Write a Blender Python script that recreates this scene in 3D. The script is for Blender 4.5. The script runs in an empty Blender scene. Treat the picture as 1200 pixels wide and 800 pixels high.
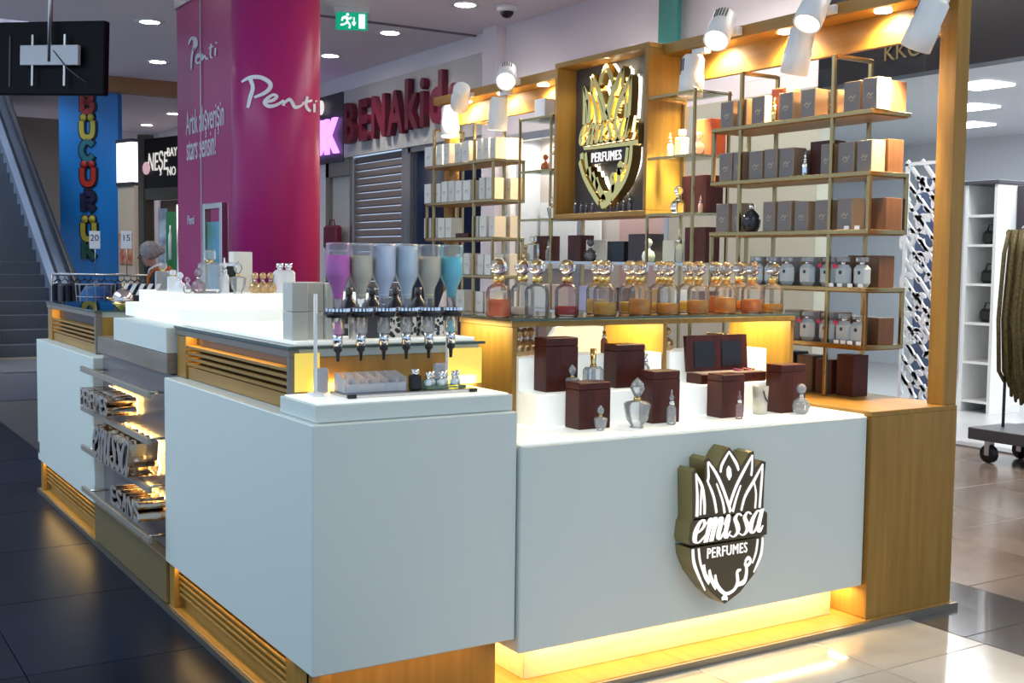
import bpy, bmesh, math, random
from mathutils import Vector, Matrix
random.seed(7)
PI = math.pi
C = bpy.context.scene.collection
SC = bpy.context.scene

# ---------------------------------------------------------------- camera
YAW, PIT, ROL, FPX = 0.561395, -0.069311, 0.01249, 1364.82
CAM = Vector((-1.3516, -3.2758, 1.5))
_fw = Vector((math.sin(YAW)*math.cos(PIT), math.cos(YAW)*math.cos(PIT), math.sin(PIT)))
_r0 = Vector((math.cos(YAW), -math.sin(YAW), 0)); _u0 = _r0.cross(_fw)
_r = _r0*math.cos(ROL) + _u0*math.sin(ROL); _u = -_r0*math.sin(ROL) + _u0*math.cos(ROL)
cd = bpy.data.cameras.new('camera'); cam = bpy.data.objects.new('camera', cd); C.objects.link(cam)
cd.sensor_width = 36; cd.lens = FPX/1200*36; cd.clip_end = 200
m3 = Matrix((_r, _u, -_fw)).transposed()
cam.matrix_world = Matrix.Translation(CAM) @ m3.to_4x4()
SC.camera = cam

def at(px, py, **k):
    """photo pixel -> point where its ray meets the plane x=, y= or z= (or at depth t)"""
    D = (_fw*FPX + _r*(px-600) - _u*(py-400))/FPX
    a, v = list(k.items())[0]
    t = v if a == 't' else (v - CAM['xyz'.index(a)])/D['xyz'.index(a)]
    return CAM + D*t

# ---------------------------------------------------------------- world, lights, exposure
SC.view_settings.view_transform = 'Standard'
try: SC.view_settings.look = 'None'
except Exception: pass
SC.view_settings.gamma = 1.0
SC.view_settings.use_curve_mapping = False
SC.view_settings.exposure = 0.4
w = bpy.data.worlds.new('world'); SC.world = w; w.use_nodes = True
bg = w.node_tree.nodes['Background']; bg.inputs[0].default_value = (0.55, 0.76, 1.04, 1); bg.inputs[1].default_value = 0.78

def area(name, loc, rot, sx, sy, power, col, spread=PI):
    l = bpy.data.lights.new(name, 'AREA'); l.shape = 'RECTANGLE'; l.size = sx; l.size_y = sy
    l.energy = power; l.color = col; l.spread = spread
    o = bpy.data.objects.new(name, l); C.objects.link(o); o.location = loc; o.rotation_euler = rot
    return o
# ceiling lighting of the mall hall (above the aisle in front and to the right)
area('ceiling_light_aisle', (2.0, -4.5, 4.5), (0, 0, 0), 5.0, 3.0, 66, (1.0, 0.97, 0.80))
area('ceiling_light_corridor', (5.2, 2.0, 4.6), (0, 0, 0), 1.6, 8.0, 150, (1.0, 0.95, 0.88))
area('ceiling_light_atrium', (-3.6, 4.0, 4.6), (0, 0, 0), 3.0, 8.0, 290, (0.70, 0.86, 1.0))

# ---------------------------------------------------------------- materials
MATS = {}
def mat(name, col, rough=0.5, metal=0.0, emit=None, es=0.0, trans=0.0, ior=1.45, coat=0.0, spec=0.5):
    if name in MATS: return MATS[name]
    m = bpy.data.materials.new(name); m.use_nodes = True
    b = m.node_tree.nodes['Principled BSDF']
    b.inputs['Base Color'].default_value = (*col, 1); b.inputs['Roughness'].default_value = rough
    b.inputs['Metallic'].default_value = metal; b.inputs['IOR'].default_value = ior
    b.inputs['Transmission Weight'].default_value = trans; b.inputs['Coat Weight'].default_value = coat
    b.inputs['Specular IOR Level'].default_value = spec
    if emit: b.inputs['Emission Color'].default_value = (*emit, 1); b.inputs['Emission Strength'].default_value = es
    MATS[name] = m
    return m
def nodes(m): return m.node_tree.nodes, m.node_tree.links
def noise_col(m, c1, c2, scale=(1, 1, 1), nscale=4.0, detail=4, rand=0.0, rough=None, coord='Object'):
    """mottled colour between c1 and c2, optionally shifted per object"""
    n, l = nodes(m); b = n['Principled BSDF']
    tc = n.new('ShaderNodeTexCoord'); mp = n.new('ShaderNodeMapping'); mp.inputs['Scale'].default_value = scale
    l.new(tc.outputs[coord], mp.inputs[0])
    nz = n.new('ShaderNodeTexNoise'); nz.inputs['Scale'].default_value = nscale; nz.inputs['Detail'].default_value = detail
    oi = n.new('ShaderNodeObjectInfo')
    ad = n.new('ShaderNodeVectorMath'); ad.operation = 'ADD'; l.new(mp.outputs[0], ad.inputs[0])
    if rand:
        sc = n.new('ShaderNodeMath'); sc.operation = 'MULTIPLY'; sc.inputs[1].default_value = 37.0; l.new(oi.outputs['Random'], sc.inputs[0])
        l.new(sc.outputs[0], ad.inputs[1])
    l.new(ad.outputs[0], nz.inputs['Vector'])
    rp = n.new('ShaderNodeValToRGB'); rp.color_ramp.elements[0].position = 0.32; rp.color_ramp.elements[1].position = 0.7
    rp.color_ramp.elements[0].color = (*c1, 1); rp.color_ramp.elements[1].color = (*c2, 1)
    l.new(nz.outputs['Fac'], rp.inputs[0])
    out = rp.outputs[0]
    if rand:
        hv = n.new('ShaderNodeHueSaturation'); mr = n.new('ShaderNodeMapRange')
        mr.inputs['To Min'].default_value = 1-rand; mr.inputs['To Max'].default_value = 1+rand
        l.new(oi.outputs['Random'], mr.inputs[0]); l.new(mr.outputs[0], hv.inputs['Value']); l.new(out, hv.inputs['Color']); out = hv.outputs[0]
    l.new(out, b.inputs['Base Color'])
    return m
def clear(name, tint=(1, 1, 1), refl=0.12, rough=0.02, body=0.0, bodycol=(1, 1, 1)):
    """thin clear glass: see-through with a fresnel sheen and optional milkiness"""
    if name in MATS: return MATS[name]
    m = bpy.data.materials.new(name); m.use_nodes = True; n, l = nodes(m)
    n.remove(n['Principled BSDF']); out = n['Material Output']
    tr = n.new('ShaderNodeBsdfTransparent'); tr.inputs[0].default_value = (*tint, 1)
    gl = n.new('ShaderNodeBsdfGlossy'); gl.inputs['Roughness'].default_value = rough
    fr = n.new('ShaderNodeLayerWeight'); fr.inputs[0].default_value = refl
    mx = n.new('ShaderNodeMixShader'); l.new(fr.outputs['Fresnel'], mx.inputs[0]); l.new(tr.outputs[0], mx.inputs[1]); l.new(gl.outputs[0], mx.inputs[2])
    last = mx
    if body > 0:
        df = n.new('ShaderNodeBsdfPrincipled'); df.inputs['Base Color'].default_value = (*bodycol, 1); df.inputs['Roughness'].default_value = 0.3
        m2 = n.new('ShaderNodeMixShader'); m2.inputs[0].default_value = body; l.new(mx.outputs[0], m2.inputs[1]); l.new(df.outputs[0], m2.inputs[2]); last = m2
    l.new(last.outputs[0], out.inputs['Surface'])
    MATS[name] = m
    return m

white = mat('white_lacquer', (0.69, 0.735, 0.675), 0.38)
acryl = mat('lit_acrylic', (0.9, 0.92, 0.88), 0.4, emit=(0.96, 1.0, 0.93), es=0.27)
wood = noise_col(mat('oak_veneer', (0.4, 0.23, 0.06), 0.42), (0.29, 0.15, 0.024), (0.38, 0.205, 0.04), scale=(14, 14, 0.9), nscale=2.2, detail=6)
woodh = noise_col(mat('oak_veneer_lengthwise', (0.4, 0.23, 0.06), 0.42), (0.29, 0.15, 0.024), (0.38, 0.205, 0.04), scale=(14, 0.9, 14), nscale=2.2, detail=6)
taupe = mat('taupe_panel', (0.16, 0.14, 0.15), 0.28, coat=0.2)
darkpan = noise_col(mat('dark_logo_back', (0.075, 0.06, 0.055), 0.5), (0.07, 0.055, 0.05), (0.085, 0.07, 0.065))
goldm = mat('polished_gold', (0.86, 0.62, 0.22), 0.12, 1.0)
brass = mat('brushed_brass', (0.40, 0.28, 0.13), 0.24, 1.0)
bronze = mat('bronze_side', (0.36, 0.29, 0.13), 0.3, 0.85)
bronzef = mat('bronze_face', (0.14, 0.105, 0.06), 0.35, 0.6)
steel = mat('brushed_steel', (0.62, 0.6, 0.57), 0.3, 1.0)
chrome = mat('chrome', (0.8, 0.82, 0.85), 0.1, 1.0)
black = mat('black_plastic', (0.012, 0.012, 0.015), 0.35)
dgrey = mat('dark_grey', (0.06, 0.06, 0.07), 0.4)
litwhite = mat('lit_sign_white', (1, 1, 1), 0.5, emit=(1.0, 0.95, 0.86), es=0.5)
halo = mat('halo_white', (1, 1, 1), 0.5, emit=(1.0, 0.93, 0.74), es=2.0)
warmled = mat('warm_led', (1, 0.9, 0.6), 0.5, emit=(1.0, 0.62, 0.2), es=9.0)
lens = mat('lamp_lens', (1, 1, 1), 0.5, emit=(1.0, 0.9, 0.72), es=22.0)
dlens = mat('downlight_lens', (1, 1, 1), 0.5, emit=(1.0, 0.93, 0.82), es=7.0)
plasticw = mat('white_plastic', (0.82, 0.82, 0.8), 0.35)
paper = mat('white_card', (0.85, 0.85, 0.86), 0.5)
glass = clear('clear_glass', (0.97, 0.99, 0.98))
glassg = clear('green_edge_glass', (0.86, 0.95, 0.91), 0.22)
glassedge = clear('glass_edge', (0.4, 0.55, 0.5), 0.3, body=0.5, bodycol=(0.12, 0.19, 0.165))
crystal = mat('crystal', (0.97, 0.98, 1.0), 0.03, trans=1.0, ior=1.5)
frost = clear('frosted_bottle', (0.8, 0.85, 0.85), 0.3, 0.3, body=0.55, bodycol=(0.78, 0.84, 0.84))
boxbrown = noise_col(mat('brown_lacquer_box', (0.05, 0.016, 0.012), 0.4, spec=.35), (0.05, 0.010, 0.006), (0.095, 0.02, 0.012), scale=(6, 6, 1), nscale=3)
cgrey = mat('grey_carton', (0.2, 0.175, 0.165), 0.5)
ctan = mat('tan_carton_side', (0.42, 0.3, 0.19), 0.5)
civory = noise_col(mat('ivory_carton', (0.72, 0.69, 0.60), 0.55), (0.68, 0.65, 0.55), (0.76, 0.73, 0.66), nscale=2, rand=0.12)
cbrown = noise_col(mat('walnut_carton', (0.13, 0.06, 0.03), 0.4), (0.1, 0.045, 0.02), (0.17, 0.08, 0.04), scale=(14, 14, 1), nscale=2)

# ---------------------------------------------------------------- mesh helpers
class MB:
    def __init__(s): s.v = []; s.f = []; s.sm = []
    def add(s, vs, fs, smooth=False):
        o = len(s.v); s.v += [tuple(q) for q in vs]; s.f += [tuple(i+o for i in f) for f in fs]; s.sm += [smooth]*len(fs); return s
    def box(s, x0, x1, y0, y1, z0, z1):
        return s.add([(x0,y0,z0),(x1,y0,z0),(x1,y1,z0),(x0,y1,z0),(x0,y0,z1),(x1,y0,z1),(x1,y1,z1),(x0,y1,z1)],
            [(0,3,2,1),(4,5,6,7),(0,1,5,4),(1,2,6,5),(2,3,7,6),(3,0,4,7)])
    def bbox(s, x0, x1, y0, y1, z0, z1, b=0.004):
        """box with its edges chamfered"""
        vs = []; 
        cx, cy, cz = (x0+x1)/2, (y0+y1)/2, (z0+z1)/2; hx, hy, hz = (x1-x0)/2, (y1-y0)/2, (z1-z0)/2
        b = min(b, hx*.9, hy*.9, hz*.9); idx = {}
        for sx in (-1,1):
            for sy in (-1,1):
                for sz in (-1,1):
                    for a in range(3):
                        h = [hx-b, hy-b, hz-b]; h[a] += b
                        idx[(sx,sy,sz,a)] = len(vs); vs.append((cx+sx*h[0], cy+sy*h[1], cz+sz*h[2]))
        fs = []
        for a in range(3):
            o1, o2 = [i for i in range(3) if i != a]
            for sg in (-1,1):
                q = []
                for p, r in ((-1,-1),(1,-1),(1,1),(-1,1)):
                    k = [0,0,0]; k[a] = sg; k[o1] = p; k[o2] = r; q.append(idx[(*k, a)])
                if (sg > 0) != (a != 1): q.reverse()
                fs.append(q)
        for a in range(3):     # edges along axis a
            o1, o2 = [i for i in range(3) if i != a]
            for p in (-1,1):
                for r in (-1,1):
                    k0 = [0,0,0]; k1 = [0,0,0]; k0[a] = -1; k1[a] = 1; k0[o1] = k1[o1] = p; k0[o2] = k1[o2] = r
                    fs.append([idx[(*k0,o1)], idx[(*k1,o1)], idx[(*k1,o2)], idx[(*k0,o2)]])
        for sx in (-1,1):
            for sy in (-1,1):
                for sz in (-1,1): fs.append([idx[(sx,sy,sz,a)] for a in range(3)])
        return s.add(vs, fs)
    def lathe(s, prof, n=16, c=(0,0,0), smooth=True, axis=None, caps=True):
        """revolve [(r,z)] about the vertical through c (or about a given axis matrix)"""
        vs = []; fs = []
        for r, z in prof:
            for i in range(n):
                a = 2*PI*i/n; p = Vector((r*math.cos(a), r*math.sin(a), z))
                if axis: p = axis @ p
                vs.append((p.x+c[0], p.y+c[1], p.z+c[2]))
        for j in range(len(prof)-1):
            for i in range(n):
                k = (i+1) % n; fs.append((j*n+i, j*n+k, (j+1)*n+k, (j+1)*n+i))
        s.add(vs, fs, smooth)
        o = len(s.v)-len(vs)
        for j in (0, len(prof)-1):
            if caps and prof[j][0] > 1e-5: s.f.append(tuple(o+j*n+i for i in (range(n) if j else range(n-1,-1,-1)))); s.sm.append(False)
        return s
    def tube(s, pts, r, n=8, caps=True):
        pts = [Vector(p) for p in pts]; rs = r if isinstance(r, (list, tuple)) else [r]*len(pts)
        vs = []; fs = []; ref = None
        for i, p in enumerate(pts):
            d = (pts[min(i+1, len(pts)-1)] - pts[max(i-1, 0)]).normalized()
            if ref is None or abs(ref.dot(d)) > 0.95: ref = Vector((0,0,1)) if abs(d.z) < 0.9 else Vector((1,0,0))
            a = d.cross(ref).normalized(); b = d.cross(a).normalized()
            for k in range(n):
                t = 2*PI*k/n + PI/n; q = p + (a*math.cos(t) + b*math.sin(t))*rs[i]; vs.append(q)
        for j in range(len(pts)-1):
            for k in range(n):
                m = (k+1) % n; fs.append((j*n+k, j*n+m, (j+1)*n+m, (j+1)*n+k))
        s.add(vs, fs, n > 4)
        if caps:
            o = len(s.v)-len(vs); L = len(pts)-1
            s.f.append(tuple(o+k for k in range(n-1,-1,-1))); s.f.append(tuple(o+L*n+k for k in range(n))); s.sm += [False, False]
        return s
    def bar(s, a, b, w):            # square bar
        return s.tube([a, b], w*0.7071, 4)
    def prism(s, poly, f, d0, d1):
        """polygon [(u,v)] extruded from depth d0 to d1; f(u,v,d) -> xyz"""
        n = len(poly)
        vs = [f(u, v, d0) for u, v in poly] + [f(u, v, d1) for u, v in poly]
        return s.add(vs, [tuple(range(n)), tuple(range(2*n-1, n-1, -1))] + [(i, (i+1) % n, n+(i+1) % n, n+i) for i in range(n)])
    def ribbon(s, pts, f, d0, d1, wid=0.02, sub=6):
        """stroke lettering: a smooth stroke of varying width, with depth"""
        P = [(p[0], p[1], p[2] if len(p) > 2 else wid) for p in pts]
        Q = []
        if len(P) == 2: Q = P
        else:
            for i in range(len(P)-1):
                p0 = P[max(i-1,0)]; p1 = P[i]; p2 = P[i+1]; p3 = P[min(i+2,len(P)-1)]
                for k in range(sub):
                    t = k/sub
                    Q.append(tuple(0.5*((2*p1[c]) + (-p0[c]+p2[c])*t + (2*p0[c]-5*p1[c]+4*p2[c]-p3[c])*t*t + (-p0[c]+3*p1[c]-3*p2[c]+p3[c])*t**3) for c in range(3)))
            Q.append(P[-1])
        vs = []
        for i, q in enumerate(Q):
            a = Q[max(i-1,0)]; b = Q[min(i+1,len(Q)-1)]; dx, dy = b[0]-a[0], b[1]-a[1]; L = math.hypot(dx, dy) or 1e-6
            nx, ny = -dy/L*q[2]/2, dx/L*q[2]/2
            for d in (d0, d1):
                vs.append(f(q[0]+nx, q[1]+ny, d)); vs.append(f(q[0]-nx, q[1]-ny, d))
        fs = []
        for i in range(len(Q)-1):
            o = 4*i; e = o+4
            fs += [(o,o+1,e+1,e), (o+2,e+2,e+3,o+3), (o,e,e+2,o+2), (o+1,o+3,e+3,e+1)]
        fs += [(0,2,3,1), (len(vs)-4, len(vs)-3, len(vs)-1, len(vs)-2)]
        return s.add(vs, fs)
    def mesh(s, name):
        m = bpy.data.meshes.new(name); m.from_pydata(s.v, [], s.f); m.update()
        m.polygons.foreach_set('use_smooth', s.sm[:len(m.polygons)])
        bm = bmesh.new(); bm.from_mesh(m); bmesh.ops.recalc_face_normals(bm, faces=bm.faces); bm.to_mesh(m); bm.free()
        return m
def box(*a): return MB().box(*a)
def bbox(*a, **k): return MB().bbox(*a, **k)

def obj(name, mb, m, parent=None, loc=(0,0,0), rot=(0,0,0)):
    me = mb.mesh(name) if isinstance(mb, MB) else mb
    if isinstance(mb, MB) or not me.materials: me.materials.append(m)
    o = bpy.data.objects.new(name, me); C.objects.link(o); o.location = loc; o.rotation_euler = rot
    if parent: o.parent = parent
    return o
def tag(o, label, cat, group=None):
    o['label'] = label; o['category'] = cat
    if group: o['group'] = group
    return o
def thing(name, label, cat, loc=(0,0,0), rot=(0,0,0), group=None):
    o = bpy.data.objects.new(name, None); o.empty_display_size = 0.05; C.objects.link(o); o.location = loc; o.rotation_euler = rot
    return tag(o, label, cat, group)
def struct(name, mb, m, label=None, loc=(0,0,0)):
    o = obj(name, mb, m, None, loc); o['kind'] = 'structure'
    if label: o['label'] = label
    return o
def dup(root, loc, rot=None, label=None, group=None, scale=None):
    r = root.copy(); C.objects.link(r); r.location = loc
    if rot is not None: r.rotation_euler = rot
    if scale is not None: r.scale = scale
    if label: r['label'] = label
    if group: r['group'] = group
    for ch in list(root.children):
        c = ch.copy(); C.objects.link(c); c.parent = r
        for g in list(ch.children):
            d = g.copy(); C.objects.link(d); d.parent = c
    return r
def text_mesh(s, size=1.0, depth=0.0, bold=0.0, shear=0.0, align='CENTER', space=1.0):
    cu = bpy.data.curves.new('lettering', 'FONT'); cu.body = s; cu.size = size; cu.extrude = depth/2; cu.offset = bold; cu.shear = shear
    cu.align_x = align; cu.align_y = 'CENTER'; cu.space_character = space; cu.resolution_u = 3
    o = bpy.data.objects.new('lettering', cu); C.objects.link(o)
    dg = bpy.context.evaluated_depsgraph_get(); me = bpy.data.meshes.new_from_object(o.evaluated_get(dg))
    bpy.data.objects.remove(o); bpy.data.curves.remove(cu)
    me.materials.clear()
    return me
def text1(name, s, m, parent, loc, mtx3, sx=1.0, sy=1.0, size=1.0, **k):
    """flat or raised lettering; mtx3 columns: reading direction, up, facing"""
    me = text_mesh(s, size, **k)
    M = Matrix([Vector(c) for c in mtx3]).transposed()
    for v in me.vertices:
        v.co = M @ Vector((v.co.x*sx, v.co.y*sy, v.co.z)) + Vector(loc)
    me.update(); me.materials.append(m)
    o = bpy.data.objects.new(name, me); C.objects.link(o); o.parent = parent
    return o
def text(name, s, m, parent, loc, mtx3, **k):
    """the same, with every letter a mesh of its own"""
    o = text1(name, s, m, parent, loc, mtx3, **k); me = o.data
    if len(s) < 2: return o
    if name == 'lettering': name = 'letter'
    par = list(range(len(me.vertices)))
    def find(a):
        while par[a] != a: par[a] = par[par[a]]; a = par[a]
        return a
    for e_ in me.edges: par[find(e_.vertices[0])] = find(e_.vertices[1])
    ax = Vector(mtx3[0]); comps = {}
    for p_ in me.polygons: comps.setdefault(find(p_.vertices[0]), []).append(p_)
    for ps in comps.values():
        b = MB(); idx = {}
        for p_ in ps:
            for i in p_.vertices:
                if i not in idx: idx[i] = len(b.v); b.v.append(tuple(me.vertices[i].co))
            b.f.append(tuple(idx[i] for i in p_.vertices)); b.sm.append(False)
        obj(name, b, m, parent)
    bpy.data.objects.remove(o)
FRONT = ((1,0,0),(0,0,1),(0,-1,0))     # reads along +x, faces -y
SIDE = ((0,-1,0),(0,0,1),(-1,0,0))     # reads along -y, faces -x

# ================================================================ THE SETTING
tile_dark = noise_col(mat('navy_floor_tile', (0.012, 0.017, 0.03), 0.3, spec=.05), (0.0025, 0.006, 0.016), (0.006, 0.011, 0.025), nscale=3, rand=0.15)
tile_cream = noise_col(mat('cream_marble_tile', (0.5, 0.47, 0.43), 0.12, coat=0.4), (0.42, 0.39, 0.35), (0.56, 0.54, 0.5), nscale=2.2, detail=8, rand=0.05)
tile_brown = noise_col(mat('brown_marble_tile', (0.07, 0.062, 0.062), 0.14, coat=0.4), (0.05, 0.044, 0.045), (0.11, 0.1, 0.1), nscale=3, detail=9, rand=0.1)
tile_beige = noise_col(mat('beige_marble_tile', (0.3, 0.24, 0.2), 0.2, spec=.35), (0.125, 0.085, 0.064), (0.2, 0.155, 0.125), nscale=1.8, detail=8, rand=0.06)
tile_far = noise_col(mat('grey_floor_tile', (0.12, 0.13, 0.16), 0.2), (0.1, 0.11, 0.14), (0.15, 0.16, 0.19), nscale=2, rand=0.08)
grout = mat('grout', (0.05, 0.05, 0.055), 0.8)
floor = struct('floor', box(-7, 7.1, -6, 28, -0.2, -0.012), grout, 'polished mall floor of dark, cream and brown tiles')
def tiles(x0, x1, nx, y0, y1, ny, m):
    sx, sy = (x1-x0)/nx, (y1-y0)/ny; g = 0.002
    me = bbox(-sx/2+g, sx/2-g, -sy/2+g, sy/2-g, -0.012, 0, b=0.0015).mesh('floor_tile'); me.materials.append(m)
    for i in range(nx):
        for j in range(ny):
            obj('floor_tile', me, m, floor, (x0+(i+.5)*sx, y0+(j+.5)*sy, 0))
tiles(-6.3, 0.3, 7, -4.6, 9.6, 15, tile_dark)
tiles(0.3, 2.68, 4, -4.6, 0.16, 8, tile_cream)
tiles(2.68, 3.345, 1, -4.6, 9.6, 20, tile_brown)
tiles(3.345, 7.1, 5, -4.6, 9.6, 18, tile_beige)
tiles(-6.3, 7.1, 7, 9.6, 27.6, 9, tile_far)

ceilm = mat('ceiling_paint', (0.85, 0.77, 0.79), 0.8)
wallm = mat('wall_paint', (0.83, 0.77, 0.79), 0.7)
struct('ceiling', MB().box(2.75, 7.3, -6, 28, 4.68, 4.9).box(-7, 2.75, -6, 14.0, 4.68, 4.9).box(-7, 2.75, 23, 28, 4.68, 4.9).box(-7, 2.75, 13.9, 23.1, 7.4, 7.6), ceilm, 'pale mall ceiling with recessed downlights and an escalator opening')
struct('trim_5', MB().box(2.7, 2.75, 14, 23, 4.68, 7.4).box(-7, 2.75, 23.0, 23.05, 4.9, 7.4), wallm, 'upstand of the escalator opening in the ceiling')
struct('trim_1', box(3.2, 7.1, 11.2, 11.26, 4.66, 4.682), mat('seam', (0.2, 0.19, 0.2), 0.7), 'dark seam crossing the ceiling')
struct('wall_back', box(-7, 11, 27.6, 27.8, 0, 4.68), wallm, 'far end wall of the mall')
# shop side of the corridor
struct('wall_right', MB().box(7.1, 7.3, 6.9, 10.42, 3.2, 4.68).box(7.1, 7.3, 4.7, 6.9, 3.2, 4.68).box(7.1, 7.3, 10.42, 28, 4.4, 4.68).box(7.1, 7.3, 16.4, 28, 0, 4.4), wallm, 'white wall above the shop fronts')
struct('trim_2', box(6.95, 7.3, 10.42, 10.78, 0, 4.68), wallm, 'white pilaster between two shop fronts')
olive = mat('olive_wall', (0.52, 0.51, 0.42), 0.6)
struct('wall_shop', box(7.1, 7.3, 4.7, 6.9, 0, 3.2), olive, 'pale olive wall beside the accessory shop')

def downlight(p, power=26, vis=True):
    t = thing('downlight', 'round recessed downlight glowing in the mall ceiling', 'ceiling light', (p[0], p[1], 4.68), group='recessed ceiling downlights')
    obj('trim_ring', MB().lathe([(0.13, -0.012), (0.2, -0.012), (0.2, 0.0), (0.13, 0.0), (0.13, -0.012)], 24, caps=False), plasticw, t)
    obj('diffuser', MB().lathe([(0.0, -0.006), (0.131, -0.006)], 24), dlens, t)
    l = bpy.data.lights.new('downlight_lamp', 'SPOT'); l.energy = power; l.spot_size = 2.4; l.spot_blend = 0.8; l.shadow_soft_size = 0.12; l.color = (1, 0.93, 0.84)
    lo = bpy.data.objects.new('downlight_lamp', l); C.objects.link(lo); lo.parent = t; lo.location = (0, 0, -0.03)
for q in [(457, 38), (387, 65), (545, 5), (185, 72), (172, 146), (203, 133), (147, 155)]:
    downlight(at(*q, z=4.68), 95)
for x, y in ((6.0, 7.4), (6.0, 5.2), (6.0, 3.0), (6.0, 0.8), (0.5, 11.0), (3.0, 13.0)): downlight((x, y), 95)
# exit sign, camera, smoke head
p = at(412, 25, z=4.5)
t = thing('exit_sign', 'green emergency exit sign with a running figure', 'exit sign', p)
ax = Vector((math.cos(-.3), math.sin(-.3), 0)); ROT = (0, 0, -0.45)
t.rotation_euler = ROT
obj('housing', bbox(-.22, .22, -.02, .02, .11, .18), plasticw, t)
obj('sign_panel', bbox(-.2, .2, -.012, .012, -.11, .11), mat('exit_green', (0.0, 0.22, 0.12), 0.4, emit=(0.0, 0.3, 0.16), es=0.8), t)
ew = mat('exit_white', (0.9, 0.95, 0.9), 0.4, emit=(0.8, 0.9, 0.85), es=0.7)
fig = MB().box(.09, .17, -.016, -.012, -.09, .09)
F2 = lambda u, v, d: (u, d, v)
for st in [[(-.1,.03),(-.07,.05),(-.05,-.01)], [(-.05,-.01),(-.02,-.05),(-.03,-.09)], [(-.05,-.01),(-.09,-.04),(-.14,-.05)], [(-.07,.05),(-.03,.03),(0,.05)], [(-.07,.05),(-.11,.04),(-.12,0)]]:
    fig.ribbon(st, F2, -.016, -.012, .024)
fig.lathe([(0, -.002), (.02, -.002), (.02, .002), (0, .002)], 10, (-.05, -.014, .08), axis=Matrix.Rotation(PI/2, 3, 'X'))
fig.ribbon([(.03, .05), (.03, -.02)], F2, -.016, -.012, .02).ribbon([(.01, -.01), (.03, -.05), (.05, -.01)], F2, -.016, -.012, .018)
obj('pictogram', fig, ew, t); obj('bracket', box(-.02, .02, -.01, .01, .18, .19), plasticw, t)
p = at(594, 14, z=4.6)
t = thing('dome_camera', 'white dome security camera under the ceiling', 'camera', (p[0], p[1], 4.68))
obj('housing', MB().lathe([(.0, 0), (.13, 0), (.13, -.07), (.1, -.08), (0, -.08)], 20), plasticw, t)
obj('dome', MB().lathe([(.085, -.08), (.08, -.11), (.05, -.145), (0, -.16)], 20), black, t)

# ---- shop fronts on the right: accessory shop
fascia = mat('black_fascia', (0.012, 0.012, 0.014), 0.3)
t = thing('shop_fascia', 'black shop fascia with small gold lettering over the accessory shop', 'fascia', (7.1, -6, 3.17))
obj('fascia_board', box(-.04, .15, 0, 10.69, 0, 1.5), fascia, t)
gold_txt = mat('dull_gold_print', (0.16, 0.12, 0.05), 0.5, 0.2)
kp = at(1058, 60, x=7.05)
text('lettering', 'KKO', gold_txt, t, (-.05, kp.y+6, kp.z-3.17), SIDE, size=.2, depth=.01)
shopw = mat('shop_wall', (0.55, 0.58, 0.63), 0.6)
struct('floor_shop', box(7.1, 13, -6, 10.3, -.2, 0.004), mat('shop_floor', (0.42, 0.42, 0.42), 0.25), 'pale grey floor inside the accessory shop')
struct('trim_3', box(6.98, 7.16, -6, 4.7, -.01, .012), mat('threshold', (0.2, 0.2, 0.21), 0.35), 'grey stone threshold of the shop')
struct('wall_shop_back', box(13, 13.2, -6, 10.4, 0, 3.5), shopw, 'pale back wall of the accessory shop')
struct('wall_shop_side', box(7.3, 13, 10.3, 10.42, 0, 3.5), shopw, 'side wall of the accessory shop')
struct('ceiling_shop', box(7.3, 13.2, -6, 10.4, 3.3, 3.45), mat('shop_ceiling', (0.6, 0.62, 0.66), 0.7), 'light ceiling inside the shop')
panl = mat('panel_light', (1, 1, 1), .5, emit=(0.95, 0.97, 1), es=5)
for x, y in ((8.8, 4.17), (10.1, 5.25), (8.8, 1.2), (10.1, 2.2), (11.5, 6.3), (9, 8)):
    tag(obj('panel_light', bbox(-.22, .22, -.22, .22, -.02, 0), panl, None, (x, y, 3.3)), 'square white light panel in the shop ceiling', 'ceiling light', 'light panels in the accessory shop')
area('shop_ceiling_light', (9.6, 3.0, 3.24), (0, 0, 0), 2.5, 7, 300, (0.92, 0.96, 1.0))

# white ornamental lattice screen in the shop window
whl = mat('lattice_white', (0.7, 0.73, 0.78), 0.5)
t = thing('lattice_screen', 'white scrollwork lattice screen in the shop window behind the rack', 'screen', (7.35, 3.36, 0))
FS = lambda u, v, d: (d, u, v)
L = MB()
rnd = random.Random(3)
def scroll(u, v, r, a0, turn, w=.035):
    pts = []
    for k in range(9):
        a = a0 + turn*k*0.62; q = r*(1-k*0.085); pts.append((u+q*math.cos(a), v+q*math.sin(a)))
    L.ribbon(pts, FS, -.012, .012, w, sub=3)
v = .32; k = 0
while v < 2.35:
    for u in (.08, .24, .4):
        s = 1 if (k % 2 == 0) else -1
        scroll(u+.04*s, v, .1, rnd.uniform(0, 6.3), s); k += 1
        L.ribbon([(u-.09, v-.02), (u, v+.09), (u+.09, v+.2)], FS, -.012, .012, .03)
    v += .175
obj('scrollwork', L, whl, t)
obj('frame', MB().box(-.015, .015, 0, .03, 0, 2.42).box(-.015, .015, .47, .5, 0, 2.42).box(-.015, .015, 0, .5, 2.4, 2.43).box(-.015, .015, 0, .5, .25, .29), whl, t)
tag(obj('window_backdrop', box(0, .02, 0, .4, 0, 2.3), mat('blue_backdrop', (0.08, 0.12, 0.22), .5), None, (7.7, 3.62, 0.005)), 'dark blue board standing behind the lattice screen', 'board')
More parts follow.
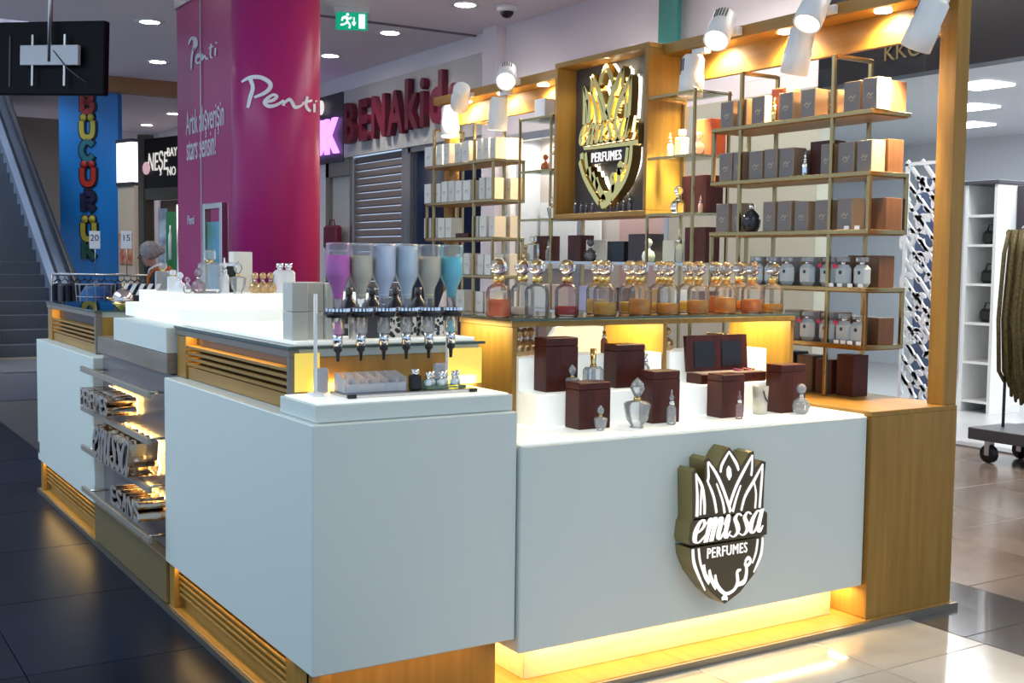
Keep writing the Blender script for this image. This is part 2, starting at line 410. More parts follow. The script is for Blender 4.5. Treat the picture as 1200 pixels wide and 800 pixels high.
# white display cabinet and scarf board inside
t = thing('display_cabinet', 'tall white display cabinet with open shelves inside the accessory shop', 'cabinet', (9.0, 4.12, 0))
obj('side_panel', bbox(0, .5, .3, .34, 0, 2.33), plasticw, t); obj('side_panel', bbox(0, .5, -.04, 0, 0, 2.33), plasticw, t)
obj('back_panel', box(.47, .5, 0, .3, 0, 2.33), plasticw, t); obj('top_panel', bbox(-.02, .52, -.06, .36, 2.33, 2.37), dgrey, t)
for z in (.1, .5, .9, 1.3, 1.7, 2.0):
    obj('shelf', box(0.01, .47, 0, .3, z, z+.025), plasticw, t)
for z, c in ((.95, black), (1.35, black), (1.75, black)):
    o = obj('handbag', MB().bbox(-.06, .06, -.09, .09, 0, .14, b=.03).tube([(0, -.06, .13), (0, -.04, .2), (0, .04, .2), (0, .06, .13)], .008, 6), c, None, (9.2, 4.27, z-.024)); tag(o, 'small black handbag on a shelf of the white cabinet', 'handbag', 'handbags in the white cabinet')
stripes = mat('striped_scarf', (.5, .5, .5), .7)
n, l = nodes(stripes); wv = n.new('ShaderNodeTexWave'); wv.inputs['Scale'].default_value = 6.0; wv.bands_direction = 'Z'; tc = n.new('ShaderNodeTexCoord'); l.new(tc.outputs['Object'], wv.inputs[0])
rp = n.new('ShaderNodeValToRGB'); rp.color_ramp.interpolation = 'CONSTANT'; rp.color_ramp.elements[1].position = .5; rp.color_ramp.elements[0].color = (.03, .03, .035, 1); rp.color_ramp.elements[1].color = (.6, .6, .6, 1)
l.new(wv.outputs[0], rp.inputs[0]); l.new(rp.outputs[0], n['Principled BSDF'].inputs[0])
t = thing('scarf_board', 'dark board hung with a diagonal black and white striped scarf', 'display board', (9.3, 3.35, 1.72))
obj('board', bbox(0, .03, 0, .72, 0, .6), mat('board_dark', (.05, .04, .05), .6), t)
FSB = lambda u, v, d: (d, .72-u, v)
obj('scarf', MB().prism([(.02, .1), (.18, .02), (.62, .58), (.42, .58)], FSB, -.03, -.005), stripes, t)
obj('fringe', MB().ribbon([(.2, .0), (.68, .56)], FSB, -.035, -.008, .05), paper, t)
obj('stand_pole', MB().tube([(.05, .36, -1.72), (.05, .36, 0)], .015), steel, t)
t = thing('garment_rail', 'tall dark steel garment rail standing in the shop', 'rail', (8.6, 3.3, 0))
obj('pole', MB().tube([(0, 0, 0), (0, 0, 2.35)], .018), dgrey, t); obj('pole', MB().tube([(0, -1.2, 0), (0, -1.2, 2.35)], .018), dgrey, t)
obj('crossbar', MB().bbox(-.03, .03, -1.25, .06, 2.3, 2.4), steel, t); obj('base', bbox(-.2, .2, -1.3, .1, 0, .03), dgrey, t)
for i in range(3):
    tag(obj('folded_cloth', bbox(-.2, .2, -.25, .25, 0, .1, b=.03), mat('patterned_cloth%d' % i, [(.3, .28, .2), (.1, .09, .08), (.35, .33, .3)][i], .8), None, (9.5, 2.9, .5+.1*i)), ['olive', 'black', 'pale'][i] + ' folded cloth on the low table in the shop', 'cloth')
t = thing('low_table', 'low white table in the accessory shop', 'table', (9.5, 2.9, 0))
obj('table_top', bbox(-.3, .3, -.4, .4, .46, .5), plasticw, t)
for sx in (-.26, .26):
    for sy in (-.36, .36): obj('leg', box(sx-.02, sx+.02, sy-.02, sy+.02, 0, .46), plasticw, t)
# wheeled stand of olive bead strands
t = thing('strand_stand', 'wheeled stand hung with long olive bead strands by the shop entrance', 'stand', (6.66, 2.12, 0))
beadm = noise_col(mat('olive_beads', (.09, .07, .025), .6), (.05, .04, .012), (.16, .125, .045), nscale=60)
obj('base', bbox(-.25, .25, -.35, .3, .17, .26), dgrey, t)
for sx in (-.2, .2):
    for sy in (-.3, .14):
        c = obj('caster', MB().lathe([(0, -.02), (.07, -.02), (.07, .02), (0, .02)], 14, (sx, sy, .07), axis=Matrix.Rotation(PI/2, 3, 'Y')), black, t)
        obj('fork', MB().box(sx-.035, sx-.025, sy-.02, sy+.02, .06, .17).box(sx+.025, sx+.035, sy-.02, sy+.02, .06, .17), steel, c)
obj('pole', MB().tube([(0, .17, .26), (0, .17, 1.78)], .012), dgrey, t); obj('pole', MB().tube([(0, -.3, .26), (0, -.3, 1.78)], .012), dgrey, t)
obj('hanging_rod', MB().tube([(0, .2, 1.76), (0, -.35, 1.76)], .02), dgrey, t)
rnd = random.Random(5)
for k in range(40):
    y = .15-k*.011; zb = .42+rnd.uniform(0, .12)+(.25*abs(k-20)/20)**1.5; off = rnd.uniform(.05, .11)
    pts = [(-off*.5, y, 1.78), (-off, y+rnd.uniform(-.01, .01), 1.6), (-off-.02, y+rnd.uniform(-.02, .02), 1.1), (-off, y+rnd.uniform(-.02, .02), .7), (-off*.4, y, zb), (off*.3, y, .7), (off*.5, y, 1.76)]
    obj('bead_strand', MB().tube(pts, .016, 6), beadm, t)

# ---- shop windows between the pilasters (seen through the racks)
pinkpost = mat('pink_poster', (.62, .4, .38), .6)
t = thing('shop_window', 'lit shop window with pale posters behind the centre of the rack wall', 'shop window', (7.12, 6.9, 0))
obj('back_panel', box(.5, .54, 0, 3.52, 0, 3.2), mat('window_back', (.62, .55, .5), .6), t)
obj('window_frame', MB().box(-.03, .05, 0, .06, 0, 3.2).box(-.03, .05, 1.7, 1.76, 0, 3.2).box(-.03, .05, 3.46, 3.52, 0, 3.2).box(-.03, .05, 0, 3.52, 0, .15).box(-.03, .05, 0, 3.52, 3.1, 3.2), steel, t)
obj('window_pane', box(0, .01, .06, 3.46, .15, 3.1), glass, t)
obj('poster', box(.44, .46, .3, 1.5, .9, 2.9), pinkpost, t); obj('poster', box(.44, .46, 1.9, 3.3, 1.4, 2.3), paper, t); obj('poster', box(.44, .46, 1.9, 3.3, .3, 1.2), pinkpost, t)
l_ = bpy.data.lights.new('window_lamp', 'AREA'); l_.energy = 45; l_.size = .3; l_.shape = 'RECTANGLE'; l_.size_y = 3; l_.color = (1, .93, .85)
lo = bpy.data.objects.new('window_lamp', l_); C.objects.link(lo); lo.parent = t; lo.location = (.25, 1.76, 3.12)

# ---- shop with burgundy letters
t = thing('shop_fascia', 'white fascia with large burgundy letters over the shuttered shop', 'fascia', (7.1, 10.78, 3.25))
obj('fascia_board', bbox(-.06, -.002, 0, 4.88, 0, 1.15), mat('fascia_white', (.5, .49, .48), .5), t)
burg = mat('burgundy_letter', (.15, .012, .035), .4)
for ch, y in zip('BENA', (4.45, 3.88, 3.28, 2.68)):
    text('letter', ch, burg, t, (-.12, y, .52), SIDE, size=.92, depth=.1, bold=.03, sx=.8)
for ch, y in zip('kids', (2.16, 1.76, 1.32, .8)):
    text('letter', ch, burg, t, (-.12, y, .6), SIDE, size=1.05, depth=.1, bold=.03, sx=.8)
shut = mat('shutter_grey', (.21, .175, .17), .95, spec=.1)
t = thing('roller_shutter', 'closed grey roller shutter of horizontal slats under the burgundy letters', 'shutter', (7.14, 13.5, 0))
for k in range(26): obj('slat', MB().bbox(0, .05, 0, 1.85, k*.125+.004, k*.125+.118, b=.02), shut, t)
obj('side_rail', bbox(-.06, .08, -.16, 0, 0, 3.25), steel, t); obj('side_rail', bbox(-.06, .08, 1.85, 2.0, 0, 3.25), steel, t)
navyg = mat('dark_window_glass', (.012, .018, .045), .12)
t = thing('shop_window', 'dark navy shop window beside the roller shutter', 'shop window', (7.12, 10.78, 0))
obj('window_pane', box(.02, .04, 0, 2.5, 0, 3.25), navyg, t); obj('window_frame', MB().box(-.04, .06, 2.42, 2.56, 0, 3.25).box(-.04, .06, 1.2, 1.26, 0, 3.25).box(-.04, .06, 0, 2.5, 3.17, 3.25), steel, t)
# doorway beyond the shutter
t = thing('shop_entrance', 'bright shop entrance with clothes beyond the roller shutter', 'entrance', (7.14, 15.5, 0))
obj('back_panel', box(.0, .04, 0, .9, 0, 3.0), mat('entr_back', (.5, .5, .48), .6), t); obj('door_frame', MB().box(-.08, .06, .86, 1.0, 0, 3.25).box(-.08, .06, 0, 1.0, 2.95, 3.25), mat('olive_frame', (.2, .19, .17), .5), t)
obj('display_ledge', box(-.1, 0, .05, .85, 1.62, 1.66), plasticw, t)
p = at(396, 242, x=7.0)
tag(obj('burgundy_bag', MB().bbox(-.12, .02, -.3, .26, 0, .42, b=.04).tube([(-.05, -.12, .42), (-.05, -.08, .52), (-.05, .08, .52), (-.05, .12, .42)], .012, 6), burg, None, (7.0, 15.95, 1.66+.0)), 'burgundy bag on the ledge of the bright shop entrance', 'bag')
t = thing('purple_sign', 'dark sign board with glowing purple letters beside the burgundy letters', 'sign', (7.08, 15.68, 3.2))
obj('sign_board', bbox(-.05, -.002, 0, 2.6, 0, 1.2), dgrey, t)
purp = mat('purple_neon', (.6, .3, .9), .4, emit=(.62, .22, 1.0), es=1.7)
text('letter', 'K', purp, t, (-.1, .4, .42), SIDE, size=.85, depth=.06, bold=.02); text('letter', 'U', purp, t, (-.1, 1.0, .42), SIDE, size=.85, depth=.06, bold=.02); text('letter', 'L', purp, t, (-.1, 1.55, .42), SIDE, size=.85, depth=.06, bold=.02)
obj('round_mark', MB().lathe([(0, 0), (.13, 0), (.13, .03), (0, .03)], 20, (-.12, .85, 1.0), axis=Matrix.Rotation(PI/2, 3, 'Y')), litwhite, t)

# teal banner hung on the wall above the rack
p = at(785, 20, x=6.9)
t = thing('teal_banner', 'teal blade sign hung on the wall above the rack wall', 'banner', (6.9, p[1], 3.75))
obj('cloth', bbox(-.03, .03, -.16, .16, 0, .9), mat('teal_cloth', (.03, .22, .19), .5), t); obj('hanging_bracket', box(.03, .2, -.02, .02, .8, .84), steel, t)

# ---- magenta column and panel
magm = mat('magenta_gradient', (.26, .02, .12), .3, spec=.3)
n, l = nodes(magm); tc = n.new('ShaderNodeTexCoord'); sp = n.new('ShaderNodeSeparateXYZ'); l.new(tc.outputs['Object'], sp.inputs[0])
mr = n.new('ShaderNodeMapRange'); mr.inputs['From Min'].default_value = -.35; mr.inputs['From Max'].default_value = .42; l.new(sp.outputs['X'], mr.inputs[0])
rp = n.new('ShaderNodeValToRGB'); rp.color_ramp.elements[0].color = (.36, .02, .145, 1); rp.color_ramp.elements[1].color = (.55, .014, .05, 1)  # magenta turning to red across the width of the column
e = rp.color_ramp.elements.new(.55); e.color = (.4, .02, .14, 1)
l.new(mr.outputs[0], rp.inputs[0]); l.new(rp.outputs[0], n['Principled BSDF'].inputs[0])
cc = at(323.5, 300, t=9.7); CR = .36; cx, cy = cc.x, cc.y
t = thing('magenta_column', 'round magenta column with a white handwritten shop name', 'column', (cx, cy, 0))
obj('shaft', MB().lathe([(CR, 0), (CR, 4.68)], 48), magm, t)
def oncyl(px, py, d):
    D = (_fw*FPX + _r*(px-600) - _u*(py-400)).normalized(); R = CR + d
    ox, oy = CAM.x-cx, CAM.y-cy; A = D.x**2+D.y**2; Bq = 2*(ox*D.x+oy*D.y); Cc = ox*ox+oy*oy-R*R
    disc = max(Bq*Bq-4*A*Cc, 0); s = (-Bq-math.sqrt(disc))/(2*A); p = CAM + D*s
    return (p.x-cx, p.y-cy, p.z)
FC = lambda u, v, d: oncyl(200+u/4, v/4, d)
lw = mat('column_lettering', (.75, .75, .78), .4)
for st in [[(372,368,14),(385,410,13),(372,460,13),(362,505,10)], [(332,384,6),(370,364,12),(420,362,13),(462,385,14),(466,410,14),(440,436,12),(392,456,8)],
           [(440,478,8),(478,470,11),(498,452,10),(480,444,9),(452,462,11),(440,482,12),(462,498,12),(500,490,10),(530,470,8)], [(534,470,10),(528,496,10)], [(530,484,8),(556,466,11),(570,480,11),(582,502,12),(606,498,8),(622,486,6)],
           [(642,452,9),(634,490,10),(646,514,10),(658,520,7)], [(616,484,7),(664,470,8)], [(674,486,8),(674,526,8)], [(680,470,7),(684,478,7)]]:
    obj('lettering', MB().ribbon([(a, b, c*1.45) for a, b, c in st], FC, .001, .006, 10, sub=4), lw, t)
# flat magenta panel behind the column, running along the aisle
PX = 2.1
pa, pb = at(209, 300, x=PX), at(274, 300, x=PX)
t = thing('magenta_panel', 'tall flat magenta panel with white print behind the round column', 'panel', (PX, 0, 0))
mag2 = mat('magenta_panel_print', (.42, .014, .14), .3, spec=.25)
PH = at(209, 10, x=PX).z
yS = at(237, 200, x=PX).y
obj('board', bbox(0, .3, pb.y-.05, pa.y, 0, PH), mag2, t)
obj('seam_strip', box(-.012, 0, yS-.012, yS+.012, 0, PH), steel, t)
obj('top_rail', box(-.02, .3, pb.y-.05, pa.y+.02, PH, PH+.1), steel, t)
FP = lambda u, v, d: tuple(Vector(at(200+u/4, v/4, x=PX-d)) - Vector((PX, 0, 0)))
for st in [[(100,176,9),(112,200,8),(100,260,8),(96,325,6)], [(84,210,5),(96,180,8),(116,180,9),(122,210,8),(106,238,6)], [(118,275,6),(134,262,7),(132,250,6),(120,268,7),(122,296,8),(140,288,6)],
           [(148,252,6),(146,284,6),(160,258,6),(166,278,6),(176,270,5)], [(190,205,6),(186,250,6),(190,272,6),(198,266,4)], [(178,226,4),(202,216,5)], [(210,225,6),(208,262,6)], [(213,196,6),(214,204,6)]]:
    obj('lettering', MB().ribbon([(a, b, c*1.3) for a, b, c in st], FP, .001, .006, 7, sub=3), lw, t)
q1, q2, q3 = at(240, 140, x=PX), at(236, 172, x=PX), at(224, 258, x=PX)
text('lettering', 'Artık alışverişin', lw, t, (-.004, q1.y, q1.z), SIDE, size=.36, sx=.5, sy=.95, depth=.004)
text('lettering', 'stars sensin!', lw, t, (-.004, q2.y, q2.z), SIDE, size=.36, sx=.52, sy=.95, depth=.004)
text('lettering', 'Penti', lw, t, (-.004, q3.y, q3.z), SIDE, size=.13, sx=.9, depth=.004, shear=.2)
# grey frame stand with a blue-green poster before the panel
p = at(252, 300, x=1.86)
t = thing('poster_frame', 'grey steel frame stand with a blue and green poster before the magenta panel', 'poster stand', (1.86, p.y, 0))
ya, yb = at(262, 240, x=1.86).y-p.y, at(242, 240, x=1.86).y-p.y
zt = at(252, 238, x=1.86).z
for y_ in (ya, yb): obj('post', bbox(-.03, .03, y_-.03, y_+.03, .031, zt), steel, t)
obj('crossbar', bbox(-.03, .03, ya+.031, yb-.031, zt-.05, zt), steel, t)
pm = noise_col(mat('poster_print', (.1, .3, .5), .4), (.04, .22, .1), (.16, .42, .75), nscale=3)
obj('poster', box(-.01, .01, ya+.05, yb-.05, .3, zt-.16), pm, t); obj('base', bbox(-.15, .15, ya-.05, yb+.05, 0, .03), steel, t)

# ================================================================ LEFT BACKGROUND
# ---- escalator rising along +y
ESC = mat('escalator_step', (.1, .12, .15), .45, .3)
t = thing('escalator', 'dark escalator rising behind the stall with black handrail', 'escalator', (1.75, 14.7, 0))
obj('landing_plate', bbox(-.75, .65, -2.2, 0.0, 0, .02), mat('comb_steel', (.22, .23, .25), .35, .6), t)
obj('comb_strip', box(-.55, .5, -.25, -.15, .02, .024), mat('comb_yellow', (.35, .3, .12), .5), t)
stepm = MB().box(-.55, .5, 0, .36, -.22, 0)
for k in range(26): stepm.box(-.54+k*.04, -.52+k*.04, -.006, 0, -.21, -.003)
stepm = stepm.mesh('step'); stepm.materials.append(ESC)
for k in range(25): obj('step', stepm, ESC, t, (0, .15+k*.346, .2*(k+1)-.02))
def para(x0, x1, d0, d1, y0=0, y1=8.4):
    m = MB(); sl = .578
    return m.add([(x0,y0,y0*sl+d0),(x1,y0,y0*sl+d0),(x1,y1,y1*sl+d0),(x0,y1,y1*sl+d0),(x0,y0,y0*sl+d1),(x1,y0,y0*sl+d1),(x1,y1,y1*sl+d1),(x0,y1,y1*sl+d1)], [(0,3,2,1),(4,5,6,7),(0,1,5,4),(1,2,6,5),(2,3,7,6),(3,0,4,7)])
esk = mat('escalator_cladding', (.4, .48, .62), .3, .5)
for x0, x1 in ((.5, .62), (-.67, -.55)):
    obj('inner_deck', para(x0, x1, -.3, .22), esk, t)
    obj('outer_skirt', para(x1 if x0 > 0 else x0-.25, x1+.25 if x0 > 0 else x0, -.6, .2), mat('escalator_dark', (.035, .045, .06), .3), t)
    obj('balustrade_glass', para((x0+x1)/2+.09*(1 if x0 > 0 else -1), (x0+x1)/2+.11*(1 if x0 > 0 else -1), .2, .85), clear('smoked_glass', (.2, .25, .3), .3, body=.6, bodycol=(.02, .026, .036)), t)
    xh = (x0+x1)/2+.1*(1 if x0 > 0 else -1)
    obj('handrail', MB().tube([(xh, 8.4, 8.4*.578+.9), (xh, 0, .9), (xh, -.5, .72), (xh, -.75, .6), (xh, -.8, .45), (xh, -.7, .32), (xh, -.3, .3)], .045, 8), black, t)
    obj('newel_panel', MB().bbox(xh-.05, xh+.05, -.72, .05, 0, .66, b=.03), mat('escalator_dark', (.035, .045, .06), .3), t)
obj('truss_cladding', para(-.9, .87, -1.0, -.5, .6, 8.4), mat('escalator_dark', (.035, .045, .06), .3), t)

area('escalator_fill_light', (-.5, 17.5, 7.3), (0, 0, 0), 4.0, 5.0, 330, (.75, .86, 1.0))  # fill lamp added in the opening to brighten the escalator
# ---- hanging monitor seen from behind
p0, p1, p2 = at(0, 24, t=11), at(134, 34, t=10.6), at(0, 102, t=11)
d = Vector((p1.x-p0.x, p1.y-p0.y, 0)); Wt = d.length; ang = math.atan2(d.y, d.x)
pc = at(67, 68, t=10.8)
t = thing('hanging_monitor', 'back of a large black monitor hung from a ceiling pole', 'monitor', (pc.x, pc.y, pc.z), (0, math.radians(2.2), ang))
obj('casing', bbox(-.85, .545, -.03, .05, -.34, .33, b=.012), mat('monitor_black', (.004, .004, .005), .6, spec=.2), t)
obj('side_vent', bbox(-.52, -.5, -.04, -.03, -.27, .2, b=.003), dgrey, t)
obj('mount_plate', bbox(-.33, .32, -.11, -.07, -.08, .1), mat('mount_grey', (.6, .6, .62), .4, .0), t)
for x in (-.2, .16): obj('mount_rail', bbox(x-.012, x+.012, -.1, -.07, -.27, .2), steel, t)
obj('screen', box(-.58, .5, .05, .055, -.3, .28), black, t)
obj('ceiling_pole', MB().tube([(0, -.1, -.05), (0, -.1, 4.68-pc.z)], .022), steel, t)
obj('cable', MB().tube([(.05, -.11, .05), (.2, -.12, -.1), (.32, -.12, -.18), (.42, -.1, -.24)], .006, 6), dgrey, t)

# ---- blue banner column with cartoon letters
p0, p1 = at(71, 300, t=22), at(140, 300, t=21.6)
d = Vector((p1.x-p0.x, p1.y-p0.y, 0)); ang = math.atan2(d.y, d.x); Wb = d.length
t = thing('banner_column', 'blue column with a vertical row of cartoon letters', 'column', (p0.x, p0.y, 0), (0, 0, ang))
bl = mat('banner_blue', (.02, .2, .55), .4)
obj('board', bbox(0, Wb, 0, .12, 0, 4.67), bl, t)
blk = mat('letter_outline', (.012, .012, .02), .5)
cols = {'r': (.45, .03, .02), 'y': (.5, .42, .05), 't': (.02, .16, .2), 'd': (.02, .02, .06), 'g': (.02, .1, .06)}
zpx = lambda y: at(105, y, t=21.8).z
STK = {'U': [[(-.3, .35), (-.3, -.1), (-.22, -.32), (0, -.4), (.22, -.32), (.3, -.1), (.3, .35)]],
       'B': [[(-.25, -.4), (-.25, .4)], [(-.25, .38), (.1, .38), (.24, .22), (.1, .04), (-.2, .02)], [(-.2, .02), (.14, .0), (.3, -.18), (.14, -.38), (-.25, -.4)]],
       'C': [[(.28, .22), (.12, .38), (-.1, .38), (-.3, .15), (-.3, -.15), (-.1, -.38), (.12, -.38), (.28, -.2)]],
       'R': [[(-.25, -.4), (-.25, .4)], [(-.25, .38), (.1, .38), (.26, .2), (.1, .02), (-.2, .0)], [(-.05, .0), (.3, -.4)]],
       'K': [[(-.25, -.4), (-.25, .4)], [(.28, .4), (-.2, .0)], [(-.1, .06), (.3, -.4)]]}
SZ = .41
def cart(u, v, d): return (Wb*.5+u*SZ, -d, v*SZ)
for ch, py, c in (('B', 122, 'r'), ('U', 152, 'y'), ('C', 177, 't'), ('U', 206, 'r'), ('R', 237, 'd'), ('U', 270, 'y'), ('K', 293, 'g')):
    z = zpx(py); cm = mat('letter_'+c, cols[c], .5); F_ = lambda u, v, d: (cart(u, v, d)[0], cart(u, v, d)[1], cart(u, v, d)[2]+z)
    o1, o2 = MB(), MB()
    for st in STK[ch]: o1.ribbon(st, F_, .001, .02, .42, sub=4); o2.ribbon(st, F_, .02, .035, .25, sub=4)
    lo_ = obj('letter', o2, cm, t); obj('letter_outline', o1, blk, lo_)
    if ch == 'U':
        for u in (-.2, .2):
            d_ = obj('letter_dot', MB().lathe([(0, .02), (.07, .02), (.07, .036), (0, .036)], 14, (Wb*.5+u*SZ, 0, z+.5*SZ), axis=Matrix.Rotation(PI/2, 3, 'X')), cm, t)
            obj('dot_outline', MB().lathe([(0, .001), (.1, .001), (.1, .018), (0, .018)], 14, (Wb*.5+u*SZ, 0, z+.5*SZ), axis=Matrix.Rotation(PI/2, 3, 'X')), blk, d_)
# pale column edge and lit wall left of it
p = at(58, 250, t=25); struct('wall_left_far', box(p.x-.8, p.x+.35, p.y, p.y+.3, 0, 4.4), mat('cream_wall', (.5, .42, .34), .6), 'cream wall behind the escalator')

# ---- clothes rails with price cards
denim = [mat('denim%d' % i, c, .8) for i, c in enumerate([(.015, .02, .04), (.02, .03, .055), (.12, .14, .18), (.01, .012, .02), (.05, .1, .2)])]
p = at(120, 330, t=13.5)
t = thing('clothes_rail', 'dark clothes rail crowded with hanging garments and clip hangers', 'clothes rail', (p.x-.55, p.y, 0), (0, 0, -.45))
obj('rail', MB().tube([(0, 0, 0), (0, 0, 1.28)], .015).tube([(1.15, 0, 0), (1.15, 0, 1.28)], .015).tube([(0, 0, 1.28), (1.15, 0, 1.28)], .015).tube([(0, -.3, .03), (0, .3, .03)], .02).tube([(1.15, -.3, .03), (1.15, .3, .03)], .02), steel, t)
rnd = random.Random(11)
for k in range(15):
    x = .06+k*.073; w = .05; h = rnd.uniform(.55, .8)
    g = tag(obj('hanging_garment', MB().bbox(-.028, .028, -.2, .2, -h, -.1, b=.02).tube([(0, -.18, -.08), (0, 0, -.05), (0, .18, -.08)], .008, 6).tube([(0, 0, -.05), (0, 0, 0)], .004, 6), denim[rnd.choice([0, 0, 1, 2, 3, 3, 4])], None), 'garment hanging in a row on the dark clothes rail', 'garment', 'garments on the clothes rail')
    g.location = Matrix.Translation((p.x-.55, p.y, 0)) @ Matrix.Rotation(-.45, 4, 'Z') @ Vector((x, 0, 1.28)); g.rotation_euler = (0, 0, -.45+rnd.uniform(-.1, .1))
for px, s in ((111, '20'), (148, '15')):
    q = at(px, 281, t=13.2)
    t = thing('price_card', ('white price card on a wire beside the blue column' if s == '20' else 'white price card on a wire next to the bowed person'), 'price card', (q.x, q.y, 1.28), (0, 0, -.5))
    obj('wire', MB().tube([(0, .01, 0), (0, .01, q.z-1.28+.05)], .005, 6), steel, t)
    obj('card', bbox(-.06, .06, -.004, .004, q.z-1.28-.1, q.z-1.28+.1, b=.002), paper, t)
    text('lettering', s, black, t, (0, -.007, q.z-1.28+.02), FRONT, size=.1, depth=.002)
q = at(112, 340, t=11.4)
t = thing('wire_basket', 'wire spinner basket with blue accessories beside the clothes rail', 'basket', (q.x, q.y, 0))
obj('stand', MB().tube([(0, 0, .02), (0, 0, 1.25)], .015).lathe([(0, 0), (.2, 0), (.2, .02), (0, .02)], 16), steel, t)
bw = MB()
for k in range(14):
    a = 2*PI*k/14; bw.tube([(.16*math.cos(a), .16*math.sin(a), .8), (.19*math.cos(a), .19*math.sin(a), 1.22)], .004, 4)
for z in (.8, .95, 1.1, 1.22): bw.tube([((.16+.07*(z-.8))*math.cos(a*PI/8), (.16+.07*(z-.8))*math.sin(a*PI/8), z) for a in range(17)], .004, 4)
obj('wire_cage', bw, steel, t); obj('basket_filling', MB().lathe([(0, .82), (.14, .82), (.16, 1.1), (.1, 1.2), (0, 1.18)], 12), mat('blue_items', (.03, .14, .35), .6), t)

# ---- far shop with black sign, posters and lit displays
p0, p1 = at(171, 190, t=24), at(230, 190, t=22.8)
d = Vector((p1.x-p0.x, p1.y-p0.y, 0)); ang = math.atan2(d.y, d.x)
t = thing('black_shop_sign', 'black sign board with white lettering above a doorway', 'sign', (p0.x, p0.y, 2.9), (0, 0, ang))
obj('sign_board', bbox(-.05, 1.9, 0, .1, 0, 1.0), mat('sign_dark', (.03, .028, .025), .5), t)
text('lettering', 'NEŞE', litwhite, t, (.44, -.01, .5), FRONT, size=.42, sx=.72, sy=1.25, depth=.01, shear=.15)
text('lettering', 'BAY', litwhite, t, (.8, -.01, .68), FRONT, size=.25, depth=.01, sx=.8, align='LEFT'); text('lettering', 'NO', litwhite, t, (.8, -.01, .3), FRONT, size=.25, depth=.01, sx=.8, align='LEFT')
obj('round_mark', MB().lathe([(0, 0), (.13, 0), (.13, .02), (0, .02)], 20, (.06, -.02, .4), axis=Matrix.Rotation(PI/2, 3, 'X')), mat('pink_disc', (.8, .5, .55), .5, emit=(.8, .5, .55), es=.5), t)
t = thing('doorway', 'dark doorway with olive posts under the black sign', 'doorway', (p0.x, p0.y+.05, 0), (0, 0, ang))
olp = mat('olive_post', (.2, .18, .13), .5)
obj('post', bbox(-.22, .0, -.05, .2, 0, 4.0), olp, t); obj('lintel', bbox(0, 1.9, -.02, .15, 2.65, 2.89), olp, t); obj('opening', box(.08, 1.9, .3, .34, 0, 2.65), mat('door_dark', (.04, .03, .03), .6), t); obj('inner_panel', box(.25, 1.9, .22, .26, 1.6, 2.65), mat('door_wood', (.3, .19, .12), .6), t)
q = at(200, 290, t=17)
t = thing('roll_up_banner', 'green roll-up banner with a white figure beside the doorway', 'banner', (q.x, q.y, 0), (0, 0, ang))
obj('banner_cloth', box(-.12, .14, 0, .01, .95, 2.15), mat('banner_green', (.02, .16, .04), .5), t); obj('banner_cloth', box(-.36, -.13, .02, .03, .7, 2.2), noise_col(mat('banner_pale', (.3, .35, .4), .5), (.12, .15, .2), (.5, .56, .62), nscale=4), t)
obj('bottle_print', MB().lathe([(0, 0), (.03, 0), (.03, .35), (.012, .42), (.012, .5), (0, .5)], 10, (.0, -.004, 1.45)), paper, t)
obj('pole', MB().tube([(.16, .02, 0), (.16, .02, 2.25)], .02), steel, t); obj('foot', bbox(-.3, .3, -.12, .12, 0, .05), steel, t); obj('white_strip', box(-.12, .14, -.004, .002, .95, 1.08), paper, t)
# lit counter left of the olive post
q0, q1 = at(140, 190, t=21), at(161, 190, t=20.6)
t = thing('light_box', 'bright white light box above an illuminated food counter', 'light box', (q0.x, q0.y, 0), (0, 0, math.atan2(q1.y-q0.y, q1.x-q0.x)))
za, zb = at(150, 214, t=21).z, at(150, 168, t=21).z
obj('face', box(-.1, .45, 0, .1, za, zb), mat('lightbox_face', (1, 1, 1), .5, emit=(1, .97, .95), es=1.3), t); obj('frame', MB().box(-.1, .45, -.02, .1, zb, zb+.06).box(-.1, .45, -.02, .1, za-.06, za), dgrey, t)
obj('counter_back', box(-.1, .45, .02, .1, .9, za-.06), mat('counter_cream', (.62, .5, .36), .6), t); obj('picture', box(-.05, .38, .0, .02, 1.35, 1.9), noise_col(mat('food_print', (.5, .2, .1), .5), (.5, .06, .03), (.75, .55, .3), nscale=5), t); obj('counter', box(-.1, .45, -.4, .1, 0, .9), plasticw, t)
q = at(172, 95, t=21); struct('trim_4', box(q.x-3.2, q.x+2.6, q.y, q.y+.3, at(172, 110, t=21).z, at(172, 86, t=21).z), mat('wood_bulkhead', (.34, .17, .07), .5), 'orange-brown wooden bulkhead under the far ceiling')

# ---- seated shop assistant leaning over the clothes stall
q = at(198, 330, t=12.5); PXY = (q.x, q.y)
def skin_body(name, verts, edges, radii, sub=2):
    me = bpy.data.meshes.new(name); me.from_pydata(verts, edges, []); o = bpy.data.objects.new(name, me); C.objects.link(o)
    md = o.modifiers.new('skin', 'SKIN'); sd = o.modifiers.new('sub', 'SUBSURF'); sd.levels = sub; sd.render_levels = sub
    for i, r in enumerate(radii):
        sv = me.skin_vertices[0].data[i]; sv.radius = r if isinstance(r, tuple) else (r, r)
    me.skin_vertices[0].data[0].use_root = True
    dg = bpy.context.evaluated_depsgraph_get(); m2 = bpy.data.meshes.new_from_object(o.evaluated_get(dg)); bpy.data.objects.remove(o)
    for p_ in m2.polygons: p_.use_smooth = True
    return m2
